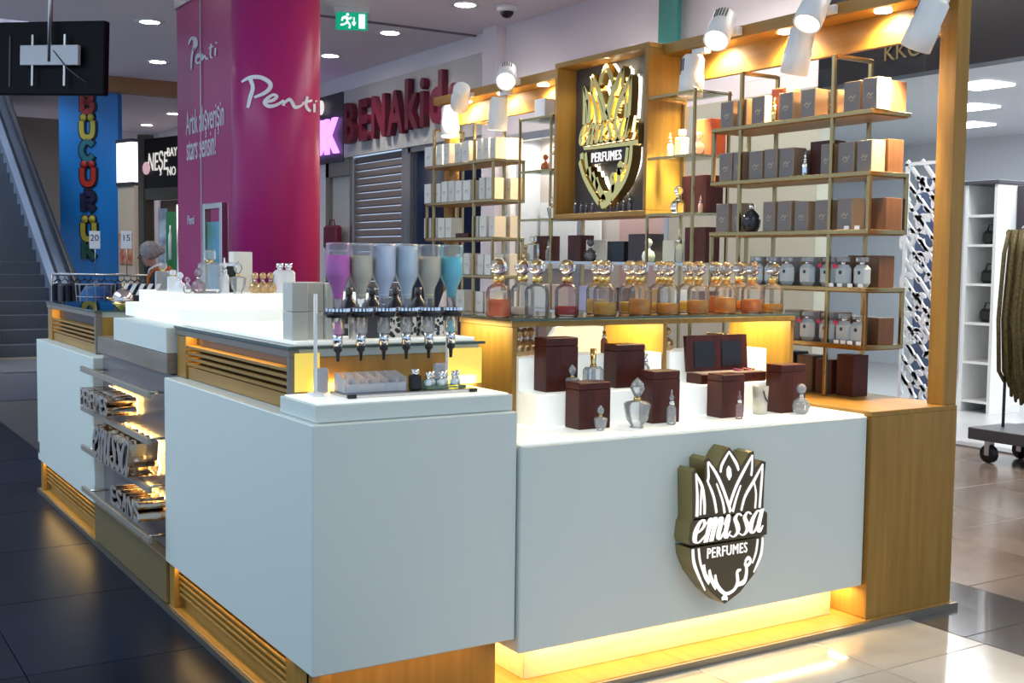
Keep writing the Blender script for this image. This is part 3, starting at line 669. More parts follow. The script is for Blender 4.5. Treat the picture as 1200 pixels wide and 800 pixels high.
# local frame: -x = the way she faces (left), standing and bowed forward
V = [(0,0,.86), (-.02,0,1.0), (-.05,0,1.14), (-.09,0,1.27), (-.14,0,1.34), (-.17,0,1.39),      # pelvis..neck base
     (-.21,0,1.46), (-.22,0,1.53),                                                             # head
     (-.09,-.17,1.26), (-.2,-.21,1.06), (-.4,-.14,.98), (-.47,-.12,.96),                       # near arm
     (-.09,.17,1.26), (-.2,.21,1.06), (-.4,.14,.98), (-.47,.12,.96),
     (.0,-.09,.8), (-.02,-.1,.45), (.02,-.1,.08), (-.13,-.11,.04), (0,.09,.8), (-.02,.1,.45), (.02,.1,.08), (-.13,.11,.04)]
Ed = [(0,1),(1,2),(2,3),(3,4),(4,5),(5,6),(6,7),(3,8),(8,9),(9,10),(10,11),(3,12),(12,13),(13,14),(14,15),(0,16),(16,17),(17,18),(18,19),(0,20),(20,21),(21,22),(22,23)]
Rr = [(.15,.12), (.14,.11), (.15,.11), (.14,.1), (.07,.07), (.05,.05), (.085,.075), (.07,.065), .07, .05, .04, .03, .07, .05, .04, .03, .085, .06, .042, .035, .085, .06, .042, .035]
bm_ = skin_body('person_body', V, Ed, Rr)
skinm = mat('skin', (.42, .22, .15), .5); navym = mat('navy_cloth', (.012, .016, .035), .8); trous = mat('dark_trousers', (.02, .02, .025), .8)
for m_ in (navym, skinm, trous): bm_.materials.append(m_)
for p_ in bm_.polygons:
    c_ = p_.center
    p_.material_index = 1 if (c_.z > 1.39 or c_.x < -.4) and c_.z > .9 else (2 if c_.z < .84 else 0)
t = thing('person', 'grey-haired person in navy top and orange vest bent over the clothes stall', 'person', (PXY[0], PXY[1], 0), (0, 0, -.35))
o = bpy.data.objects.new('body', bm_); C.objects.link(o); o.parent = t
hair = MB(); hair.lathe([(.001, .115), (.06, .1), (.095, .06), (.108, .0), (.1, -.05), (.075, -.085), (.03, -.09)], 18, (0, 0, 0)).lathe([(0, -.055), (.04, -.045), (.055, 0), (.04, .045), (0, .055)], 12, (.1, 0, -.02))
ho = obj('hair', hair, noise_col(mat('grey_hair', (.3, .28, .27), .8), (.22, .2, .19), (.4, .38, .37), nscale=40), t, (-.19, 0, 1.55), (0, -.35, 0))
face = MB().lathe([(0, -.012), (.014, -.004), (.008, .02), (0, .03)], 8, (-.318, 0, 1.485))
for s in (-1, 1): face.lathe([(0, -.009), (.008, -.006), (.011, 0), (.008, .006), (0, .009)], 8, (-.295, .033*s, 1.515))
obj('nose', MB().lathe([(0, -.012), (.014, -.004), (.008, .02), (0, .03)], 8, (-.312, 0, 1.478)), skinm, t)
eye = mat('dark_eye', (.02, .015, .012), .3)
for s in (-1, 1): obj('eye', MB().lathe([(0, -.008), (.008, -.004), (.008, .004), (0, .008)], 8, (-.293, .033*s, 1.508)), eye, t)
for s in (-1, 1): obj('ear', MB().lathe([(0, -.03), (.012, -.015), (.014, .01), (0, .03)], 8, (-.2, .088*s, 1.49)), skinm, t)
obj('mouth', bbox(-.298, -.285, -.022, .022, 1.437, 1.445, b=.003), mat('lip', (.3, .09, .08), .5), t)
orange = mat('orange_vest', (.55, .14, .03), .7)
FV = lambda u, v, d: (u, d, v)
vest = MB()
for s in (-1, 1):
    vest.tube([(.03, .12*s, .98), (.08, .14*s, 1.12), (.06, .14*s, 1.27), (-.02, .12*s, 1.37), (-.13, .08*s, 1.36), (-.2, .05*s, 1.27), (-.2, .05*s, 1.12)], [.05, .055, .05, .035, .028, .028, .025], 8)
obj('vest', vest, orange, t); obj('collar', MB().tube([(-.21, .0, 1.3), (-.19, -.06, 1.36), (-.12, -.075, 1.4), (-.07, 0, 1.41), (-.12, .075, 1.4), (-.19, .06, 1.36), (-.21, 0, 1.3)], .014, 6), paper, t)
for s in (-1, 1):
    hb = Vector((-.49, .125*s, .955))
    obj('hand', MB().bbox(-.54, -.45, .125*s-.038, .125*s+.038, .94, .968, b=.012), skinm, t)
    for f_ in range(4): obj('finger', MB().tube([(-.535, .125*s-.028+f_*.0187, .955), (-.575, .125*s-.03+f_*.02, .95), (-.6+abs(f_-1.5)*.008, .125*s-.03+f_*.02, .932)], [.0095, .009, .007], 6), skinm, t)
    obj('thumb', MB().tube([(-.47, .125*s-.034*s, .955), (-.51, .125*s-.06*s, .948), (-.54, .125*s-.065*s, .938)], [.011, .01, .008], 6), skinm, t)

# ================================================================ THE KIOSK
def led(parent, loc, rot, sx, sy, power, col=(1.0, .66, .25)):
    l = bpy.data.lights.new('led_or_fill_lamp', 'AREA'); l.shape = 'RECTANGLE'; l.size = sx; l.size_y = sy; l.energy = power; l.color = col
    o = bpy.data.objects.new('led_or_fill_lamp', l); C.objects.link(o); o.parent = parent; o.location = loc; o.rotation_euler = rot
    return o
# ---- floor plate
t = thing('kiosk_base_plate', 'low oak base plate the whole perfume kiosk stands on', 'base plate', (0, 0, 0))
obj('plate', bbox(0.01, 3.0, -.055, 4.5, 0.002, .028, b=.003), woodh, t)
obj('edge_strip', MB().box(-.004, .01, -.06, 4.5, .0, .026).box(-.004, 3.0, -.068, -.055, .0, .026), mat('edge_metal', (.28, .24, .18), .3, .7), t)

# ---- side counters (near and far) with louvred plinth and louvred upper frame
slatm = woodh
def counter(y0, y1, zt, label, near):
    t = thing('side_counter', label, 'counter', (0, y0, 0)); Ld = y1-y0
    body = obj('body', bbox(0, .735 if near else .6, 0, Ld, .214, zt, b=.004), white, t)
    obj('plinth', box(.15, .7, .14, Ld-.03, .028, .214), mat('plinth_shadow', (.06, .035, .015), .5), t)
    # plinth end posts, louvres and lower board on the aisle side
    obj('plinth_post', bbox(.015, .1, Ld-.075, Ld-.005, .028, .214, b=.002), wood, t)
    obj('plinth_post', bbox(.03, .1, .08, .3 if near else .12, .028, .214, b=.002), wood, t)
    for k in range(5):
        z = .082+k*.025
        obj('louvre_slat', bbox(.035, .08, .3 if near else .12, Ld-.075, z, z+.011, b=.001), slatm, t)
    obj('plinth_board', box(.06, .085, .3 if near else .12, Ld-.075, .028, .074), woodh, t)
    if near: obj('plinth_front', bbox(.03, .72, .1, .12, .028, .214, b=.002), wood, t)
    if near: led(t, (.36, .05, .208), (math.radians(-15), 0, 0), .6, .03, .5, (1.0, .6, .2))  # fill lamp added to brighten the dark plinth front
    led(t, (.035, Ld*.55, .207), (0, math.radians(8), 0), .03, Ld*.8, 1.7)
    return t
ca = counter(0, 1.605, .995, 'white lacquer corner counter with louvred oak plinth below the bottle dispenser', True)
cb = counter(2.92, 4.47, .975, 'white lacquer far side counter beyond the lettered bay', False)
obj('foot_pad', MB().bbox(-.006, .02, 1.5, 1.53, .26, .33, b=.004), dgrey, cb)
def louvre_frame(y0, y1, x1, z0, label, near):
    t = thing('louvred_frame', label, 'frame', (.06, y0, z0)); Ld = y1-y0; H = 1.2-z0
    gr = mat('grey_oak_edge', (.2, .17, .14), .4)
    obj('top_rail', bbox(-.005, .03, 0, Ld, H-.028, H, b=.002), gr, t); obj('end_post', bbox(-.005, .03, 0, .025, 0, H-.028, b=.002), gr, t)
    obj('wood_post', bbox(.0, .05, Ld-.13, Ld-.01, 0, H-.028, b=.002), wood, t)
    obj('back_board', box(.05, .07, .025, Ld-.01, 0, H-.028), mat('louvre_dark', (.055, .045, .05), .4), t)
    for k in range(4):
        z = .055+k*.0235
        obj('louvre_slat', bbox(.005, .048, .025, Ld-.13, z, z+.0115, b=.001), slatm, t)
    obj('lower_board', bbox(.01, .05, .025, Ld-.13, 0, .05, b=.002), woodh, t)
    obj('end_panel', bbox(.03, x1-.06, 0, .02, 0, H-.028, b=.002), wood, t)
    obj('far_end_panel', bbox(.03, x1-.06, Ld-.02, Ld, 0, H-.028, b=.002), wood, t)
    obj('inner_panel', box(x1-.08, x1-.06, .02, Ld-.02, 0, H-.028), wood, t)
    obj('deck', box(.03, x1-.062, .022, Ld-.022, H-.03, H-.004), white, t)
    if near: obj('lit_plate', bbox(.03, x1-.075, .03, Ld-.02, H+.0102, H+.0222, b=.002), acryl, t)
    led(t, (.022, Ld-.2, H*.55), (math.radians(90), 0, 0), .03, H*.6, .16, (1.0, .62, .18))
    g = obj('glass_top', bbox(-.008, x1-.055, -.008, Ld, H, H+.01, b=.001), glassg, t)
    obj('glass_edge', MB().box(-.009, x1-.054, -.011, -.008, H, H+.01).box(-.011, -.008, -.009, Ld, H, H+.01), glassedge, t)
    if near:
        led(t, (.02, Ld*.5, H-.03), (0, math.radians(10), 0), .02, Ld*.8, .5)
    return t
fa = louvre_frame(.33, 1.63, .79, .997, 'oak louvred frame with glass top on the corner counter', True)
fb = louvre_frame(3.1, 4.42, .74, .977, 'oak louvred frame with glass top on the far side counter', False)
# corner riser under the dispenser
r = tag(obj('counter_riser', bbox(0, .71, 0, .3, 0, .055, b=.003), white, None, (.022, .028, .996)), 'white slab riser with lit top under the bottle dispenser tray', 'riser')
obj('lit_top', bbox(.012, .7, .012, .29, .055, .059, b=.001), acryl, r)
led(fa, (.14, -.012, .075), (math.radians(-90), 0, PI), .12, .03, .35); led(fa, (.64, -.012, .075), (math.radians(-90), 0, PI), .12, .03, .35)
lw_ = MB().bbox(.0, .14, 0, .006, 0, .145, b=.001)
oak_glow = mat('painted_oak_glow', (.62, .5, .12), .4, emit=(.85, .62, .08), es=.5)  # glow of strip-lit oak put into the colour of two patches
obj('glow_patch', bbox(.012, .1, -.006, -.001, .062, .19, b=.001), oak_glow, fa); obj('glow_patch', bbox(.58, .725, -.006, -.001, .062, .19, b=.001), oak_glow, fa)

# ---- lettered bay in the middle of the aisle side
t = thing('sign_bay', 'taupe recessed bay between the side counters with bronze kick panel', 'panel', (0, 1.605, 0))
obj('back_panel', bbox(.05, .12, 0.002, 1.313, .225, 1.0), taupe, t)
obj('kick_panel', bbox(0.0, .1, .003, 1.31, .03, .225, b=.003), mat('bronze_gloss', (.27, .2, .09), .25, .3), t)
obj('oak_ledge', bbox(.02, .12, 0.03, 1.29, 1.004, 1.088, b=.003), noise_col(mat('grey_oak', (.22, .18, .14), .45), (.19, .155, .12), (.26, .215, .17), scale=(14, 1, 14), nscale=2.2), t)
obj('white_front', bbox(.02, .5, .04, .95, 1.09, 1.2, b=.003), white, t)
sb = t
barm = mat('taupe_bar', (.36, .31, .25), .4, .3)
for z, lbl in ((.92, 'slim bronze bar on steel pins above the word PERFUMES'), (.72, 'slim bronze bar between the word PERFUMES and the script emissa'), (.515, 'slim bronze bar under the script emissa'), (.3, 'slim bronze bar just above the bronze kick panel')):
    b_ = tag(obj('sign_bar', bbox(-.008, .008, 0, 1.3, -.014, .014, b=.002), barm, None, (-.052, 1.64, z)), lbl, 'sign bar', 'bars of the lettered bay')
    for y in (.08, 1.2): obj('steel_pin', MB().tube([(.008, y, 0), (.102, y, 0)], .006, 8), steel, b_)
chromeL = mat('letter_mirror', (.6, .5, .42), .08, 1.0)
def relief_word(name, letters, face_m, y_start, y_end, zc, h, label, builder, xf=-.1, group=None):
    """word of deep mirrored letters standing off the bay panel, halo-lit from behind"""
    t = thing(name, label, 'lettering', (xf, y_start, zc-h/2))
    n_ = len(letters); wch = (y_start-y_end)/n_
    for i, ch in enumerate(letters):
        me = builder(ch, wch, h)
        lo_ = obj('letter', me[0], chromeL, t, (0, -i*wch, 0)); obj('letter_face', me[1], face_m, lo_)
        if me[2] is not None: obj('letter_halo', me[2], halo2, lo_)
    return t
halo2 = mat('amber_halo', (1, .9, .6), .5, emit=(1.0, .66, .2), es=5.0)
facel = mat('letter_front', (.72, .66, .6), .2, .6)
def caps(ch, w, h):
    def mk(depth, bold, x, k=1.0):
        me = text_mesh(ch, 1.0, depth, bold, align='LEFT'); xs = [v.co.x for v in me.vertices]; ys = [v.co.y for v in me.vertices]
        sx = (w*.86)/(max(xs)-min(xs)); sy = h/(max(ys)-min(ys)); x0 = min(xs); y0_ = min(ys)
        for v in me.vertices: v.co = Vector((x - v.co.z, -(v.co.x-x0)*sx, (v.co.y-y0_)*sy))
        me.update(); return me
    return mk(.13, .02, .068), mk(.006, .008, -.001), mk(.006, .035, .137)
relief_word('relief_lettering', 'PERFUMES', litwhite if False else facel, 2.73, 2.17, .805, .085, 'deep mirrored capitals PERFUMES between the upper bars', caps)
relief_word('relief_lettering', 'ESANS', facel, 2.12, 1.62, .42, .085, 'deep mirrored capitals ESANS above the kick panel', caps)
# script strokes for 'emissa' (x: 0..width, y: 0..1)
SCRIPT = {
 'e': (.95, [[(.1,.42,.1),(.45,.5,.14),(.72,.72,.16),(.6,.95,.14),(.35,.85,.2),(.16,.5,.26),(.2,.14,.22),(.5,.06,.15),(.92,.32,.07)]]),
 'm': (1.35, [[(.0,.75,.07),(.18,.97,.12),(.22,.8,.24),(.1,.02,.24)], [(.2,.45,.06),(.45,.92,.12),(.6,.85,.24),(.5,.02,.24)], [(.6,.45,.06),(.88,.92,.12),(1.02,.82,.24),(.95,.2,.24),(1.1,.04,.14),(1.32,.3,.06)]]),
 'ı': (.55, [[(.0,.6,.06),(.2,.98,.12),(.26,.8,.24),(.2,.2,.24),(.34,.04,.14),(.55,.3,.06)]]),
 's': (.75, [[(.7,.85,.12),(.45,.97,.13),(.26,.78,.2),(.5,.48,.26),(.6,.22,.2),(.35,.03,.14),(.04,.14,.1)]]),
 'a': (1.05, [[(.72,.86,.1),(.48,.96,.13),(.18,.6,.24),(.16,.18,.22),(.38,.05,.13),(.62,.35,.09),(.78,.92,.14)], [(.82,1.0,.2),(.72,.45,.24),(.74,.14,.22),(.88,.05,.12),(1.05,.3,.06)]]),
}
def script_word(word):
    """[(stroke points)] of a slanted script word, normalised to width 1 and height 1"""
    x = 0; S = []
    for ch in word:
        w_, sts = SCRIPT[ch]
        for st in sts: S.append([(x+a+b*.22, b, c) for a, b, c in st])
        x += w_*.93
    W_ = x+.2
    return S, W_
EM, EMW = script_word('emıssa')
def emissa(mb, f, d0, d1, u0, u1, v0, v1, fat=1.0):
    su = (u1-u0)/EMW; sv = v1-v0
    for st in EM: mb.ribbon([(u0+a*su, v0+b*sv, c*min(su, sv)*1.25*fat) for a, b, c in st], f, d0, d1, sub=5)
    return mb
t = thing('relief_lettering', 'deep mirrored script lettering emissa between the middle bars', 'lettering', (-.1, 2.5, .545))
FE = lambda u, v, d: (d, -u, v)
x = 0; word = 'emıssa'; su = .7/EMW; sv = .15
for ch in word:
    w_, sts = SCRIPT[ch]; a_, b_, c_ = MB(), MB(), MB()
    for st in sts:
        P_ = [((x+a+b*.22)*su, b*sv, c*su*1.25) for a, b, c in st]
        a_.ribbon(P_, FE, .003, .13, sub=5); b_.ribbon([(p[0], p[1], p[2]*.9) for p in P_], FE, -.001, .003, sub=5); c_.ribbon([(p[0], p[1], p[2]*1.15) for p in P_], FE, .134, .141, sub=5)
    lo_ = obj('letter', a_, chromeL, t); obj('letter_face', b_, facel, lo_); obj('letter_halo', c_, halo2, lo_)
    x += w_*.93

# ---- front display counter with the crest
t = thing('front_counter', 'white lacquer front counter carrying the perfume crest', 'counter', (.739, -.016, 0))
obj('body', bbox(0, 1.698, 0, .42, .167, .877, b=.004), white, t)
obj('plinth', bbox(.09, 1.63, .105, .42, .028, .166, b=.002), noise_col(mat('pale_oak_plinth', (.6, .45, .22), .45), (.56, .41, .19), (.66, .5, .26), scale=(1, 14, 14), nscale=2.2), t)
led(t, (.85, .05, .162), (math.radians(10), 0, 0), 1.5, .05, 5.0, (1.0, .80, .46))
led(t, (.02, .3, .15), (0, math.radians(-20), 0), .04, .4, 1.2, (1.0, .74, .36))
led(t, (1.66, .12, .15), (0, 0, 0), .05, .15, .6, (1.0, .74, .36))
obj('display_deck', bbox(.01, 1.69, .01, .42, .877, .885, b=.002), acryl, t)

# crest artwork in face units: u 0..1 (left to right), v 0..1 (bottom to top); traced from the front crest
CZ = lambda zx, zy: at(770+zx/3.81, 510+zy/3.81, y=-.1)
c0 = CZ(318, 400)
U0, U1, V0, V1 = 1.415, 1.795, .235, .825
def cu(zx, zy):
    p = CZ(zx, zy); return ((p.x-U0)/(U1-U0), (p.z-V0)/(V1-V0))
def cpoly(L): return [cu(*q) for q in L]
CR_TOP = cpoly([(158,165),(170,148),(188,190),(212,215),(212,110),(228,96),(262,150),(300,80),(322,52),(345,80),(375,140),(412,78),(432,70),(436,150),(468,112),(486,118),(480,180),(474,345),(160,380)])
CR_BAND = cpoly([(150,398),(165,372),(478,336),(492,346),(490,440),(474,448),(150,492),(142,470)])
CR_LOW = cpoly([(147,505),(478,452),(472,520),(440,610),(370,700),(302,752),(240,700),(180,620),(152,550)])
CREST_STROKES = [[cu(a, b)+(c,) for a, b, c in st] for st in [
  [(176,362,16),(178,270,14),(172,172,6)], [(172,172,6),(200,230,14),(210,300,14),(210,352,12)], [(225,118,6),(228,180,12),(224,205,10)], [(222,200,6),(250,270,12),(264,345,12)],
  [(228,118,6),(262,170,12),(290,230,13),(318,310,14),(326,340,14)], [(320,72,6),(288,130,12),(282,165,9)], [(320,72,6),(352,125,13),(362,155,9)], [(300,345,12),(290,290,10),(264,215,5)],
  [(424,88,6),(390,150,12),(350,230,13),(322,310,13)], [(424,88,6),(422,150,10),(418,180,10)], [(336,340,12),(352,280,10),(372,222,5)], [(374,335,10),(392,270,12),(432,200,12),(470,128,5)],
  [(470,128,5),(466,190,12),(456,322,12)], [(432,210,5),(440,260,9),(436,325,9)], [(196,235,5),(194,290,8),(192,355,8)],
  [(158,508,14),(166,580,16),(212,690,5)], [(184,505,10),(190,560,11),(206,620,4)], [(470,455,10),(462,530,13),(430,610,5)], [(448,462,9),(440,520,10),(424,570,4)],
  [(206,578,16),(212,620,20),(232,655,20)], [(232,600,12),(240,640,18),(262,680,18)], [(258,622,10),(264,660,16),(282,690,16),(308,706,12),(340,690,10),(358,655,18),(356,610,14),(372,598,6)],
  [(352,668,10),(388,650,18),(398,600,16),(390,565,10)], [(392,562,10),(406,545,12),(416,560,12),(402,580,10),(388,575,8)], [(288,730,10),(300,722,16),(312,730,10)]]]
CREST_DROP = cpoly([(318,135),(328,150),(330,180),(320,200),(310,180),(310,150)])
def crest(root, f, d_back, d_face, side_m, face_m, mark_m, print_m, scale_w):
    """shield crest: three thick silhouette plates, lit strokes and words on the face"""
    for nm, pl in (('crown_plate', CR_TOP), ('name_plate', CR_BAND), ('shield_plate', CR_LOW)):
        pp = obj(nm, MB().prism(pl, f, d_back, d_face), side_m, root)
        obj('plate_face', MB().prism(pl, f, d_face, d_face+.002), face_m, pp)
    for st in CREST_STROKES:
        obj('lit_stroke', MB().ribbon([(a, b, c/335*.62) for a, b, c in st], f, d_face+.002, d_face+.006, sub=4), mark_m, root)
    obj('lit_stroke', MB().prism(CREST_DROP, f, d_face+.002, d_face+.006), mark_m, root)
CF = lambda u, v, d: (U0+(U1-U0)*u-1.6, -d, V0+(V1-V0)*v)
t = thing('perfume_crest', 'tulip-crowned shield crest with lit strokes and the name emissa perfumes on the white counter', 'crest', (1.6, -.016, 0))
crest(t, CF, .001, .082, bronze, bronzef, litwhite, None, 1)
# the name rises to the right on the face as traced
e0, e1, e2 = cu(152, 480), cu(474, 424), cu(152, 392)
su = 1/EMW
def script_letters(root, nm, m, f, d0, d1, fat, lift=.015, vh=.15):
    x = 0
    for ch in 'emıssa':
        w_, sts = SCRIPT[ch]; lm_ = MB()
        for st in sts: lm_.ribbon([((x+a+b*.22)*su, b, c*su*fat) for a, b, c in st], lambda u, v, d: f(e0[0]+u*(e1[0]-e0[0]), e0[1]+lift+v*vh+u*.012, d), d0, d1, sub=5)
        obj(nm, lm_, m, root); x += w_*.93
script_letters(t, 'script_letter', litwhite, CF, .084, .088, 1.15, -.014, .155)
pw = cu(312, 515)
text('letter', 'PERFUMES', litwhite, t, (CF(*pw, 0)[0], -.086, CF(*pw, 0)[2]), FRONT, size=.055, sx=.74, depth=.004, space=1.12)

# ---- oak end cabinet and long back desk
t = thing('back_desk', 'oak cabinet desk carrying the rack wall along the back of the kiosk', 'desk', (2.442, -.034, 0))
obj('body', bbox(0, .538, 0, 4.5, .028, .875, b=.003), wood, t)
obj('end_panel', bbox(-.002, .54, -.004, .0, .028, .876, b=.0005), wood, t)
obj('desk_top', bbox(-.002, .54, -.004, 4.5, .876, .898, b=.002), woodh, t)
# ---- tall portal of the rack wall
t = thing('portal_frame', 'oak portal with canopy and lit header framing the rack wall', 'frame', (2.8, 0, .898))
obj('post', bbox(.095, .18, -.034, .055, 0, 1.80, b=.003), wood, t); obj('post', bbox(.095, .18, 4.38, 4.466, 0, 1.80, b=.003), wood, t)
obj('canopy', bbox(0, .18, -.034, 1.8, 1.742, 1.802, b=.003), woodh, t); obj('canopy', bbox(0, .18, 2.71, 4.466, 1.742, 1.802, b=.003), woodh, t)
obj('header_board', bbox(.15, .18, .055, 1.8, 1.60, 1.742, b=.002), woodh, t); obj('header_board', bbox(.15, .18, 2.71, 4.38, 1.60, 1.742, b=.002), woodh, t)
for i, y in enumerate((.35, .95, 1.45, 3.1, 3.6, 4.1)):
    c_ = obj('soffit_lamp', MB().lathe([(0, 0), (.03, 0), (.038, -.006), (.038, .0)], 16, (.075, y, 1.741)), lens, t)
    l_ = bpy.data.lights.new('soffit_spot', 'SPOT'); l_.energy = 48; l_.spot_size = 2.4; l_.spot_blend = .7; l_.color = (1, .64, .24); l_.shadow_soft_size = .03
    lo = bpy.data.objects.new('soffit_spot', l_); C.objects.link(lo); lo.parent = c_; lo.location = (.075, y, 1.73); lo.rotation_euler = (0, -.3, 0)
portal = t
# ---- logo box with the gold crest
t = thing('crest_box', 'oak shadow box with dark back holding the gold crest', 'shadow box', (2.7, 1.8, 1.757))
obj('bottom_board', bbox(0, .28, 0, .91, 0, .03, b=.002), woodh, t); obj('top_board', bbox(0, .28, 0, .91, .915, .945, b=.002), woodh, t)
obj('side_board', bbox(0, .28, 0, .03, .03, .915, b=.002), wood, t); obj('side_board', bbox(0, .28, .88, .91, .03, .915, b=.002), wood, t)
obj('back_board', box(.14, .16, .03, .88, .03, .915), darkpan, t)
GU0, GU1, GV0, GV1 = 2.53, 2.0, 1.83, 2.665
t = thing('gold_crest', 'mirror gold tulip crest glowing inside the oak shadow box', 'crest', (2.84, 2.25, 1.83))
GF = lambda u, v, d: (-d, GU0+(GU1-GU0)*u-2.25, (GV1-GV0)*v)
for st in CREST_STROKES:
    wd = lambda k, o=0: [(a, b, c/335*.85*k+o) for a, b, c in st]
    s_ = obj('gold_stroke', MB().ribbon(wd(1.5, .012), GF, .025, .075, sub=4), goldm, t)
    obj('halo_edge', MB().ribbon(wd(1.7, .03), GF, .008, .016, sub=4), halo, s_)
obj('gold_outline', MB().ribbon([(a, b, .05) for a, b in CR_LOW[1:]], GF, .02, .085, sub=3), goldm, t)
obj('name_plate', MB().prism(CR_BAND, GF, .02, .05), goldm, t)
script_letters(t, 'script_letter', goldm, GF, .05, .095, 1.25, 0, .16)
script_letters(t, 'script_halo', halo, GF, .05, .058, 1.7, 0, .16)
gp = cu(312, 515); gl = GF(*gp, .066)
obj('word_plate', MB().prism([(gp[0]-.34, gp[1]-.045), (gp[0]+.34, gp[1]-.03), (gp[0]+.34, gp[1]+.055), (gp[0]-.34, gp[1]+.04)], GF, .02, .06), black, t)
text('letter', 'PERFUMES', litwhite, t, gl, SIDE, size=.08, sx=.76, depth=.006, space=1.1)
l_ = bpy.data.lights.new('crest_lamp', 'AREA'); l_.energy = 2.5; l_.size = .6; l_.color = (1, .9, .6); l_.shape = 'RECTANGLE'; l_.size_y = .04
lo = bpy.data.objects.new('crest_lamp', l_); C.objects.link(lo); lo.parent = t; lo.location = (-.1, 0, .835); lo.rotation_euler = (0, math.radians(15), PI/2)

# ---- brass shelf racks
def rack(y0, y1, ups, ends, label):
    t = thing('brass_rack', label, 'shelf rack', (2.7, 0, .898))
    zs = [2.18, 1.912, 1.657, 1.40, 1.144]; w_ = .018
    for y in ups:
        for x in (0, .24): obj('upright', MB().bbox(x-w_/2, x+w_/2, y-w_/2, y+w_/2, 0, 1.545, b=.002), brass, t)
        obj('top_bar', MB().bbox(0, .24, y-w_/2, y+w_/2, 1.53, 1.548, b=.002), brass, t)
    for z in zs: 
        s_ = obj('shelf', MB().bbox(-.012, .25, y0, y1, z-.918, z-.898, b=.002), brass, t)
        obj('shelf_board', box(.0, .24, y0+.012, y1-.012, z-.922, z-.9175), woodh, s_)
    for e_ in ends:
        y = y0+.009 if e_[0] == 'n' else y1-.009; za, zb = zs[e_[1]+1], zs[e_[1]]
        for x in (0, .24): obj('end_bar', MB().bbox(x-w_/2, x+w_/2, y-w_/2, y+w_/2, za-.898, zb-.918, b=.002), brass, t)
    return t, zs
rackR, ZS = rack(.235, 1.265, (.465, 1.06), [('f', 0), ('n', 1), ('f', 2), ('n', 3)], 'brass rack of grey perfume cartons beside the oak end post')
rackL, _ = rack(3.42, 4.375, (3.68, 4.26), [('n', 0), ('f', 1), ('n', 2), ('f', 3)], 'brass rack of ivory perfume cartons at the far end of the kiosk')
tag(obj('glass_screen', bbox(0, .006, 0, 1.15, 0, 1.55, b=.001), glass, None, (2.965, .19, .898)), 'clear glass screen behind the rack of grey cartons', 'glass screen')
t = thing('glass_shelf_unit', 'glass shelves on brass uprights around the crest box', 'shelf unit', (2.7, 0, .898))
for y in (1.41, 1.785, 2.725, 3.1):
    for x in (0, .24): obj('upright', MB().bbox(x-.007, x+.007, y-.007, y+.007, 0, 1.51 if y in (1.41, 3.1) else (1.48 if x > 0 else .855), b=.001), brass, t)
for z in (2.40, 2.07, 1.765):
    for ya, yb in ((1.40, 1.785), (2.725, 3.11)):
        g_ = obj('glass_shelf', bbox(0, .25, ya, yb, z-.898-.009, z-.898, b=.001), glassg, t)
        obj('shelf_rim', MB().box(-.006, .0, ya, yb, z-.912, z-.898).box(0, .25, ya, ya+.006, z-.912, z-.9075), brass, g_)
for z in (1.50, 1.20):
    g_ = obj('glass_shelf', bbox(0, .25, 1.40, 3.11, z-.907, z-.898, b=.001), glassg, t)
    obj('shelf_rim', MB().box(-.006, .0, 1.40, 3.11, z-.914, z-.898), steel, g_)

# ---- lit stepped blocks and dividers of the front display
def block(x0, x1, y0, y1, z0, z1, label):
    return tag(obj('lit_display_block', bbox(0, x1-x0, 0, y1-y0, 0, z1-z0, b=.004), acryl, None, (x0, y0, z0)), label, 'display block')
block(.985, 1.56, .264, .40, .886, 1.01, 'lit white display step under the two upper brown boxes')
block(1.72, 2.20, .264, .40, .886, 1.01, 'lit white display step under the open brown case')
block(.995, 1.685, .402, .56, .886, 1.135, 'lit white upper display step behind the left brown boxes')
block(1.725, 2.27, .402, .56, .886, 1.135, 'lit white upper display step behind the open brown case')
t = thing('bottle_shelf', 'oak divider shelf with glass top carrying the row of decanters', 'shelf', (.965, .4, .886))
for x in (0, .725, 1.445): 
    d_ = obj('divider', bbox(x, x+.02, .003, .4, 0, .365, b=.002), wood, t)
obj('shelf_board', bbox(-.006, 1.47, 0, .4, .365, .388, b=.002), woodh, t)
obj('glass_top', bbox(-.012, 1.476, -.008, .41, .388, .398, b=.001), glassg, t)
obj('glass_edge', MB().box(-.013, 1.477, -.012, -.008, .388, .398), glassedge, t)
for x in (-.06, .64, 1.36): led(t, (x, .2, .362), (0, math.radians(-25), 0), .06, .32, 2.4 if x > 0 else .7, (1.0, .88, .34))  # warm fill lamps added under the shelf to brighten the dividers
# lit tiered counter top in the middle
t = thing('lit_tier_stand', 'glowing white two-step display stand on the middle counter', 'display stand', (.12, 1.78, 1.2))
obj('lower_step', bbox(0, .95, 0, .95, 0, .07, b=.004), acryl, t); obj('upper_step', bbox(.03, .95, .06, .8, .07, .135, b=.004), acryl, t)
tag(obj('middle_counter', bbox(0, .5, 0, 1.1, 0, 1.17, b=.004), white, None, (.525, 1.7, .028)), 'white cabinet supporting the glowing display stand', 'cabinet')

